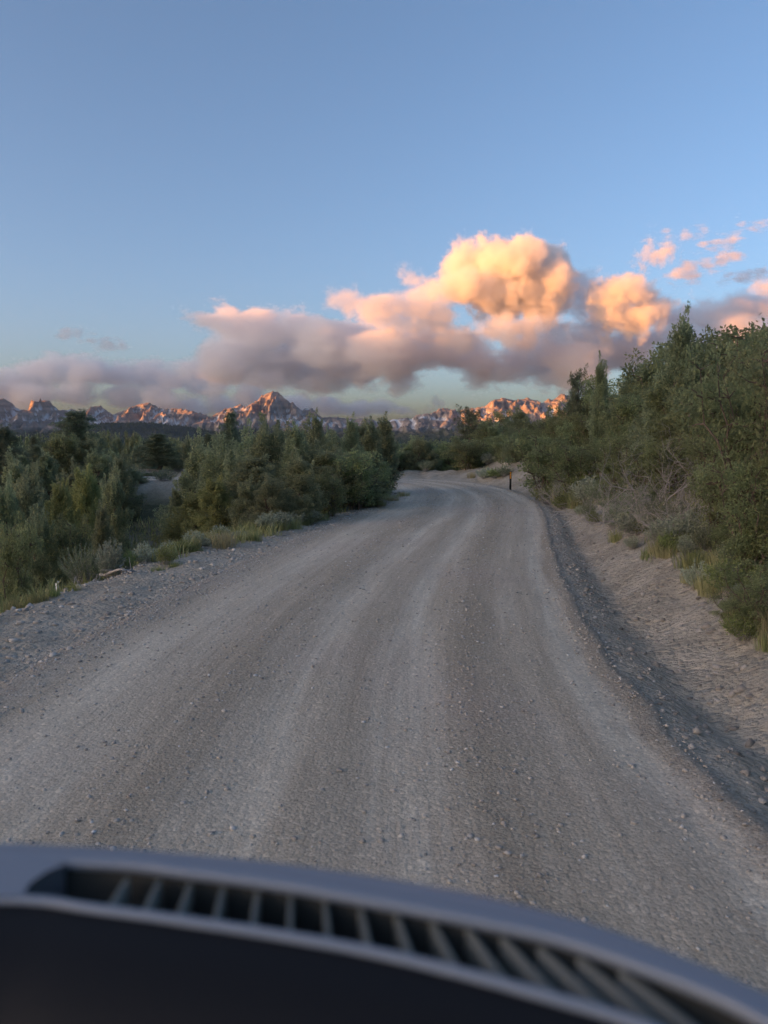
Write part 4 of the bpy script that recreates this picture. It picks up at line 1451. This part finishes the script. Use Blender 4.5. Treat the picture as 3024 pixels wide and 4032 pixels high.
def stone_mat():
    N = Nodes('stone')
    c = N.ramp(N.attr('tint'), [(0, (.16, .145, .125)), (.45, (.33, .30, .26)), (.8, (.52, .48, .42)), (1, (.72, .70, .66))])
    c = N.mix(.5, c, N.ramp(N.noise(90, 3, .7), [(.3, (.65,) * 3), (.7, (1.35,) * 3)]), 'MULTIPLY')
    return N.color(c)


M_stone = stone_mat()


def stones(name, x, y, size, seed, label, on_road, pale=.45):
    rng = np.random.default_rng(seed)
    n = len(x)
    z = height(x, y)[0]
    lat, _ = lateral(x, y)
    z = np.where(np.abs(lat) < HW, .034 * (1 - (lat / HW)**2) + rut(lat) + .004, z)
    V = ICO_V[None] * rng.uniform(.55, 1.4, (n, 12, 1)) * size[:, None, None] * np.stack([rng.uniform(.8, 1.3, n), rng.uniform(.7, 1.1, n), rng.uniform(.45, .8, n)], 1)[:, None]
    an = rng.uniform(0, 6.28, n)
    c, s = np.cos(an)[:, None], np.sin(an)[:, None]
    V = np.stack([V[..., 0] * c - V[..., 1] * s, V[..., 0] * s + V[..., 1] * c, V[..., 2]], -1)
    V = V + np.stack([x, y, z + size * .12], 1)[:, None]
    Fa = np.arange(n)[:, None, None] * 12 + ICO_F[None]
    t = np.repeat(np.clip(rng.normal(pale, .15, n), 0, 1), 20)
    me = mesh_np(name, V.reshape(-1, 3), [Fa.reshape(-1, 3)], M_stone, False, {'tint': ('FACE', t)})
    return obj(name, me, kind='stuff', label=label, category='gravel')


rs = np.random.default_rng(400)
st_i = rs.integers(0, len(ROAD), 60000)
wt = rs.random(60000)
yy = ROAD[st_i, 1]
keep = (yy > 2.5) & (wt < np.clip(9.0 / np.maximum(yy, 3), .05, 1))
st_i = st_i[keep]
u = rs.random(len(st_i))
lat_c = np.where(u < .16, rs.normal(2.8, .25, len(u)), np.where(u < .45, rs.normal(-2.7, .25, len(u)), np.where(u < .60, rs.normal(1.35, .28, len(u)), np.where(u < .72, rs.normal(-.8, .3, len(u)), rs.uniform(-2.9, 2.9, len(u))))))
sx = ROAD[st_i, 0] + RN[st_i, 0] * lat_c + rs.normal(0, .1, len(u))
sy = ROAD[st_i, 1] + RN[st_i, 1] * lat_c + rs.normal(0, .1, len(u))
stones('gravel', sx, sy, .006 + .014 * rs.random(len(u))**2.6 + .0004 * sy * rs.random(len(u)), 401, 'loose gravel strewn over the road', True, .62)
n = 14000
li_ = rs.integers(0, len(ROAD), n)
off = -HW - rs.uniform(-.1, 2.6, n)
sx = ROAD[li_, 0] + RN[li_, 0] * off
sy = ROAD[li_, 1] + RN[li_, 1] * off
ok = (sy > 6) & (sy < 24)
stones('gravel', sx[ok], sy[ok], .008 + .045 * rs.random(ok.sum())**3.2, 402, 'stony gravel of the left shoulder', False, .6)
off = HW + rs.gamma(1.6, .55, n)
sx = ROAD[li_, 0] + RN[li_, 0] * off
sy = ROAD[li_, 1] + RN[li_, 1] * off
ok = (sy > 3) & (sy < 26)
stones('gravel', sx[ok], sy[ok], .006 + .045 * rs.random(ok.sum())**6, 403, 'stones and clods of the right ditch and bank', False, .42)


def twigs():
    rng = np.random.default_rng(410)
    B = Build()
    k = 0
    while k < 110:
        i = rng.integers(0, len(ROAD))
        off = HW + rng.uniform(1.0, 4.2)
        x, y = ROAD[i] + RN[i] * off
        if not 4 < y < 22:
            continue
        an, ln = rng.uniform(0, 6.28), rng.uniform(.10, .45)
        m = 4
        t = np.linspace(-.5, .5, m)
        px_, py_ = x + np.cos(an) * ln * t, y + np.sin(an) * ln * t
        pz = height(px_, py_)[0] + .012 + rng.uniform(0, .02, m)
        B.tube(np.stack([px_, py_, pz], 1), np.linspace(.006, .003, m), 3)
        k += 1
    obj('twigs', B.mesh('twigs', M_dead), kind='stuff', label='dry twigs littering the right bank', category='twigs')


twigs()


# ---- the marker post, the white stake, the fallen branches
def box(B, c, d, rot=0.0):
    x, y, z = d[0] / 2, d[1] / 2, d[2] / 2
    V = np.array([(a * x, b * y, e * z) for a in (-1, 1) for b in (-1, 1) for e in (-1, 1)])
    cr, sr = math.cos(rot), math.sin(rot)
    V = np.stack([V[:, 0] * cr - V[:, 1] * sr, V[:, 0] * sr + V[:, 1] * cr, V[:, 2]], 1) + np.array(c)
    B.add(V, np.array([(0, 1, 3, 2), (4, 6, 7, 5), (0, 4, 5, 1), (2, 3, 7, 6), (0, 2, 6, 4), (1, 5, 7, 3)]))


def marker_post():
    p = at(2012, 1740, 36.6)
    z = gz(p.x, 36.6)
    r = obj('marker_post', None, label='black roadside marker post with three orange reflectors', category='marker post')
    r.location = (p.x, 36.6, z)
    B = Build()                                   # a steel channel: web and two flanges
    box(B, (0, 0, .38), (.07, .012, 1.06))
    box(B, (-.04, -.016, .38), (.012, .045, 1.06))
    box(B, (.04, -.016, .38), (.012, .045, 1.06))
    obj('post', B.mesh('post', plain('dark_steel', (.035, .033, .03), .6, .4, var=.3)), r)
    mo = plain('orange_reflector', (1.0, .42, .04), .25, .6)
    rim = plain('reflector_rim', (.10, .09, .08), .6)
    me = mr_ = None
    for zz in (.84, .73, .62):
        if me is None:
            an = np.linspace(0, 2 * np.pi, 16, endpoint=False)
            V = [(0, -.030, 0)] + [(0.052 * math.cos(a), -.022, 0.052 * math.sin(a)) for a in an] + [(0.052 * math.cos(a), -.008, 0.052 * math.sin(a)) for a in an]
            T = [(0, 1 + i, 1 + (i + 1) % 16) for i in range(16)]
            Q = [(1 + i, 17 + i, 17 + (i + 1) % 16, 1 + (i + 1) % 16) for i in range(16)]
            me = mesh_np('reflector', V, [np.array(Q), np.array(T)], mo, False)
            B2 = Build()
            ring = np.array([(0.056 * math.cos(a), -.012, 0.056 * math.sin(a)) for a in np.linspace(0, 2 * np.pi, 17)])
            B2.tube(ring, np.full(17, .006), 5)
            mr_ = B2.mesh('rim', rim)
        o = obj('reflector', me, r)
        o.location = (0, -.012, zz)
        obj('rim', mr_, o)


marker_post()


def white_stake():
    p = at_z(223, 2275, -.05)
    z = gz(p.x, p.y)
    r = obj('broken_stake', None, label='small broken white stake sticking out of the gravel at the left', category='stake')
    r.location = (p.x, p.y, z)
    r.scale = (1.25, 1.25, 1.25)
    mw = plain('white_paint', (.78, .77, .72), .6, .3, var=.1, scale=30)
    B = Build()
    B.tube(np.array([(0, 0, -.05), (.003, 0, .10), (.0, 0, .18), (.016, 0, .205), (.03, 0, .20)]), np.array([.018, .018, .020, .014, .008]), 7)
    obj('stake', B.mesh('stake', mw), r)
    B = Build()
    B.tube(np.array([(-.05, -.06, .02), (0, -.07, .035), (.05, -.05, .015)]), np.array([.010, .014, .007]), 5)
    B.tube(np.array([(0, -.06, .03), (.03, -.10, .01)]), np.array([.009, .005]), 5)
    obj('splinter', B.mesh('splinter', mw), r)


white_stake()
for (x0, y0, x1, y1, rad, lift, lb) in [
        (395, 2222, 520, 2262, .030, .10, 'longest bleached branch lying on the left shoulder'),
        (370, 2228, 300, 2285, .026, .06, 'bleached branch slanting down left from the longest one'),
        (470, 2262, 540, 2250, .022, .05, 'short forked branch at the right end of the branch pile'),
        (345, 2240, 385, 2262, .018, .03, 'thin broken stick in the middle of the branch pile')]:
    a, b = at_z(x0, y0, 0.0), at_z(x1, y1, 0.0)
    B = Build()
    rb_ = np.random.default_rng(int(x0))
    t = np.linspace(0, 1, 8)
    pxs, pys = a.x + (b.x - a.x) * t + rb_.normal(0, .012, 8), a.y + (b.y - a.y) * t + rb_.normal(0, .02, 8)
    pzs = height(pxs, pys)[0] + rad + lift * np.sin(np.pi * np.clip(1 - t, 0, 1) * .6)
    org = np.array([pxs[4], pys[4], pzs.min() - rad])
    P = np.stack([pxs, pys, pzs], 1) - org
    B.tube(P, np.linspace(rad, rad * .45, 8), 6)
    for q in (3, 5, 6):
        B.tube(np.stack([P[q], P[q] + rb_.normal(0, .07, 3) + np.array([0, 0, .05]), P[q] + rb_.normal(0, .13, 3) + np.array([0, 0, .07])]), np.array([rad * .45, rad * .3, rad * .12]), 4)
    o = obj('fallen_branch', B.mesh('fallen_branch', M_dead, True), label=lb, category='branch', group='bleached branches on the left shoulder')
    o.location = org


# ------------------------------------------------------------------ the dashboard with its defroster vent
def dashboard():
    Z0 = CAM_Z - 0.28

    def plan(pts, n):
        """A smooth curve in the plane of the dashboard top."""
        W = np.array([at_z(X, Y, Z0)[:] for X, Y in pts])[:, :2]
        c = catmull(W, .004)
        d = np.concatenate([[0], np.cumsum(np.linalg.norm(np.diff(c, axis=0), axis=1))])
        t = np.linspace(0, d[-1], n)
        return np.stack([np.interp(t, d, c[:, 0]), np.interp(t, d, c[:, 1])], 1)
    n = 90
    rim = plan([(-900, 3270), (-400, 3285), (0, 3306), (547, 3337), (1094, 3382), (1641, 3455), (2005, 3528), (2370, 3628), (2643, 3729), (3024, 3893), (3500, 4150), (4000, 4500)], n)
    lipA = plan([(-900, 3390), (-400, 3385), (0, 3385), (456, 3397), (729, 3428), (1094, 3477), (1458, 3541), (1823, 3610), (2188, 3689), (2552, 3811), (2826, 3920), (3008, 4011), (3300, 4190), (3700, 4480)], n)
    lipB = plan([(-900, 3540), (-400, 3535), (109, 3540), (365, 3574), (729, 3623), (1094, 3678), (1458, 3743), (1823, 3829), (2188, 3929), (2461, 4010), (2800, 4150), (3100, 4310), (3400, 4500)], n)
    root = obj('dashboard', None, label='dark car dashboard along the bottom edge with a long slatted defroster vent', category='dashboard')
    root.location = (0, .45, Z0 - .35)
    org = np.array(root.location)

    def skin():
        N = Nodes('dash_plastic')
        N.b.inputs['Roughness'].default_value = .55
        N.b.inputs['Specular IOR Level'].default_value = .18
        N.bump(N.noise(900, 2, .5), .15, .0006)
        return N.color((.010, .0105, .012))

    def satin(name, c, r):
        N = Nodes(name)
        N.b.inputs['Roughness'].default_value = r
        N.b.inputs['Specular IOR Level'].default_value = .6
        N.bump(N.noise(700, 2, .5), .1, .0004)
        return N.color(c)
    m_body, m_cowl, m_lip = skin(), satin('cowl_painted_sheen', (.20, .215, .25), .42), satin('lip_painted_sheen', (.20, .235, .285), .38)  # the sky's blue reflection is put into the base colour of cowl and lips
    m_slat, m_well = satin('slat_plastic', (.125, .13, .11), .5), plain('vent_well', (.045, .046, .04), .8, .2)

    def strip(name, rows, mat, parent=root, smooth=True):
        V = np.stack(rows, 0) - org
        return obj(name, mesh_np(name, V.reshape(-1, 3), [grid_faces(V.shape[0], V.shape[1])], mat, smooth), parent)
    z = lambda C, dz: np.concatenate([C, np.full((len(C), 1), Z0 + dz)], 1)
    sh = lambda C, dy: C + np.array([[0, dy]])
    # cowl: from below the windscreen over the rim to the vent
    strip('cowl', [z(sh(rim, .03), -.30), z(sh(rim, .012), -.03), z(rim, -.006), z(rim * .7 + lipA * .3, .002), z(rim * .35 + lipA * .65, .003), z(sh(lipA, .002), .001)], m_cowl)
    # the two raised lips of the vent
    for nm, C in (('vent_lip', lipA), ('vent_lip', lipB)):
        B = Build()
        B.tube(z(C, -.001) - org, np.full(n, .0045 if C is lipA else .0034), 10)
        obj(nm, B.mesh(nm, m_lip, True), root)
    # well of the vent
    strip('vent_well', [z(sh(lipA, -.001), -.001), z(sh(lipA, -.006), -.032), z(sh(lipB, .006), -.036), z(sh(lipB, .001), -.001)], m_well)
    # end plate closing the vent at the left, then the slats
    end = [(-60, 3385), (60, 3385), (180, 3440), (110, 3495), (60, 3545), (-60, 3545)]
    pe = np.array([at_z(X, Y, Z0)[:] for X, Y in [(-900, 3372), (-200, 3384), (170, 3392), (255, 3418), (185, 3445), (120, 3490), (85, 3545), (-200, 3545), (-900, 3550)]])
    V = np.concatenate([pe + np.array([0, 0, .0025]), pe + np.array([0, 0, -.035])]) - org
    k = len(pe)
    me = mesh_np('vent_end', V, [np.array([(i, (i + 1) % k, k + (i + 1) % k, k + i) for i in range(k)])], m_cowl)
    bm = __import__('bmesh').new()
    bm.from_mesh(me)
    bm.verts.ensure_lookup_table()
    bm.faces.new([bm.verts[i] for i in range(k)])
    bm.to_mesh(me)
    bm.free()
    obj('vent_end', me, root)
    pairs = [((275, 150), (228, 204)), ((345, 152), (305, 214)), ((412, 158), (380, 224)), ((482, 168), (460, 236)), ((556, 178), (542, 250)), ((628, 186), (625, 264)), ((702, 194), (712, 278)), ((778, 208), (803, 296)), ((855, 222), (897, 318)),
             ((932, 238), (1000, 342)), ((1010, 256), (1108, 368)), ((1085, 274), (1222, 400)), ((1165, 296), (1340, 434)), ((1250, 318), (1460, 470)), ((1340, 346), (1590, 512))]
    for (ax, ay), (bx, by) in pairs:
        a = np.array(at_z(ax * 1.823, 3200 + (ay - 22) * 1.823, Z0)[:])
        b = np.array(at_z(bx * 1.823, 3200 + (by - 2) * 1.823, Z0)[:])
        d = unit(b - a)
        side = np.array([-d[1], d[0], 0]) * 0.0014
        rows = []
        for t in np.linspace(0, 1, 7):
            p = a * (1 - t) + b * t
            top = -.004
            rows.append([p - side + (0, 0, top - .028), p - side + (0, 0, top), p + side + (0, 0, top), p + side + (0, 0, top - .028)])
        V = np.array(rows) - org
        obj('slat', mesh_np('slat', V.reshape(-1, 3), [grid_faces(7, 4)], m_slat), root)
    # body: falls away towards the viewer
    strip('dash_body', [z(sh(lipB, -.002), -.002), z(sh(lipB, -.03), -.006), z(sh(lipB, -.07), -.03), z(sh(lipB, -.10), -.09), z(sh(lipB, -.11), -.30)], m_body)


dashboard()
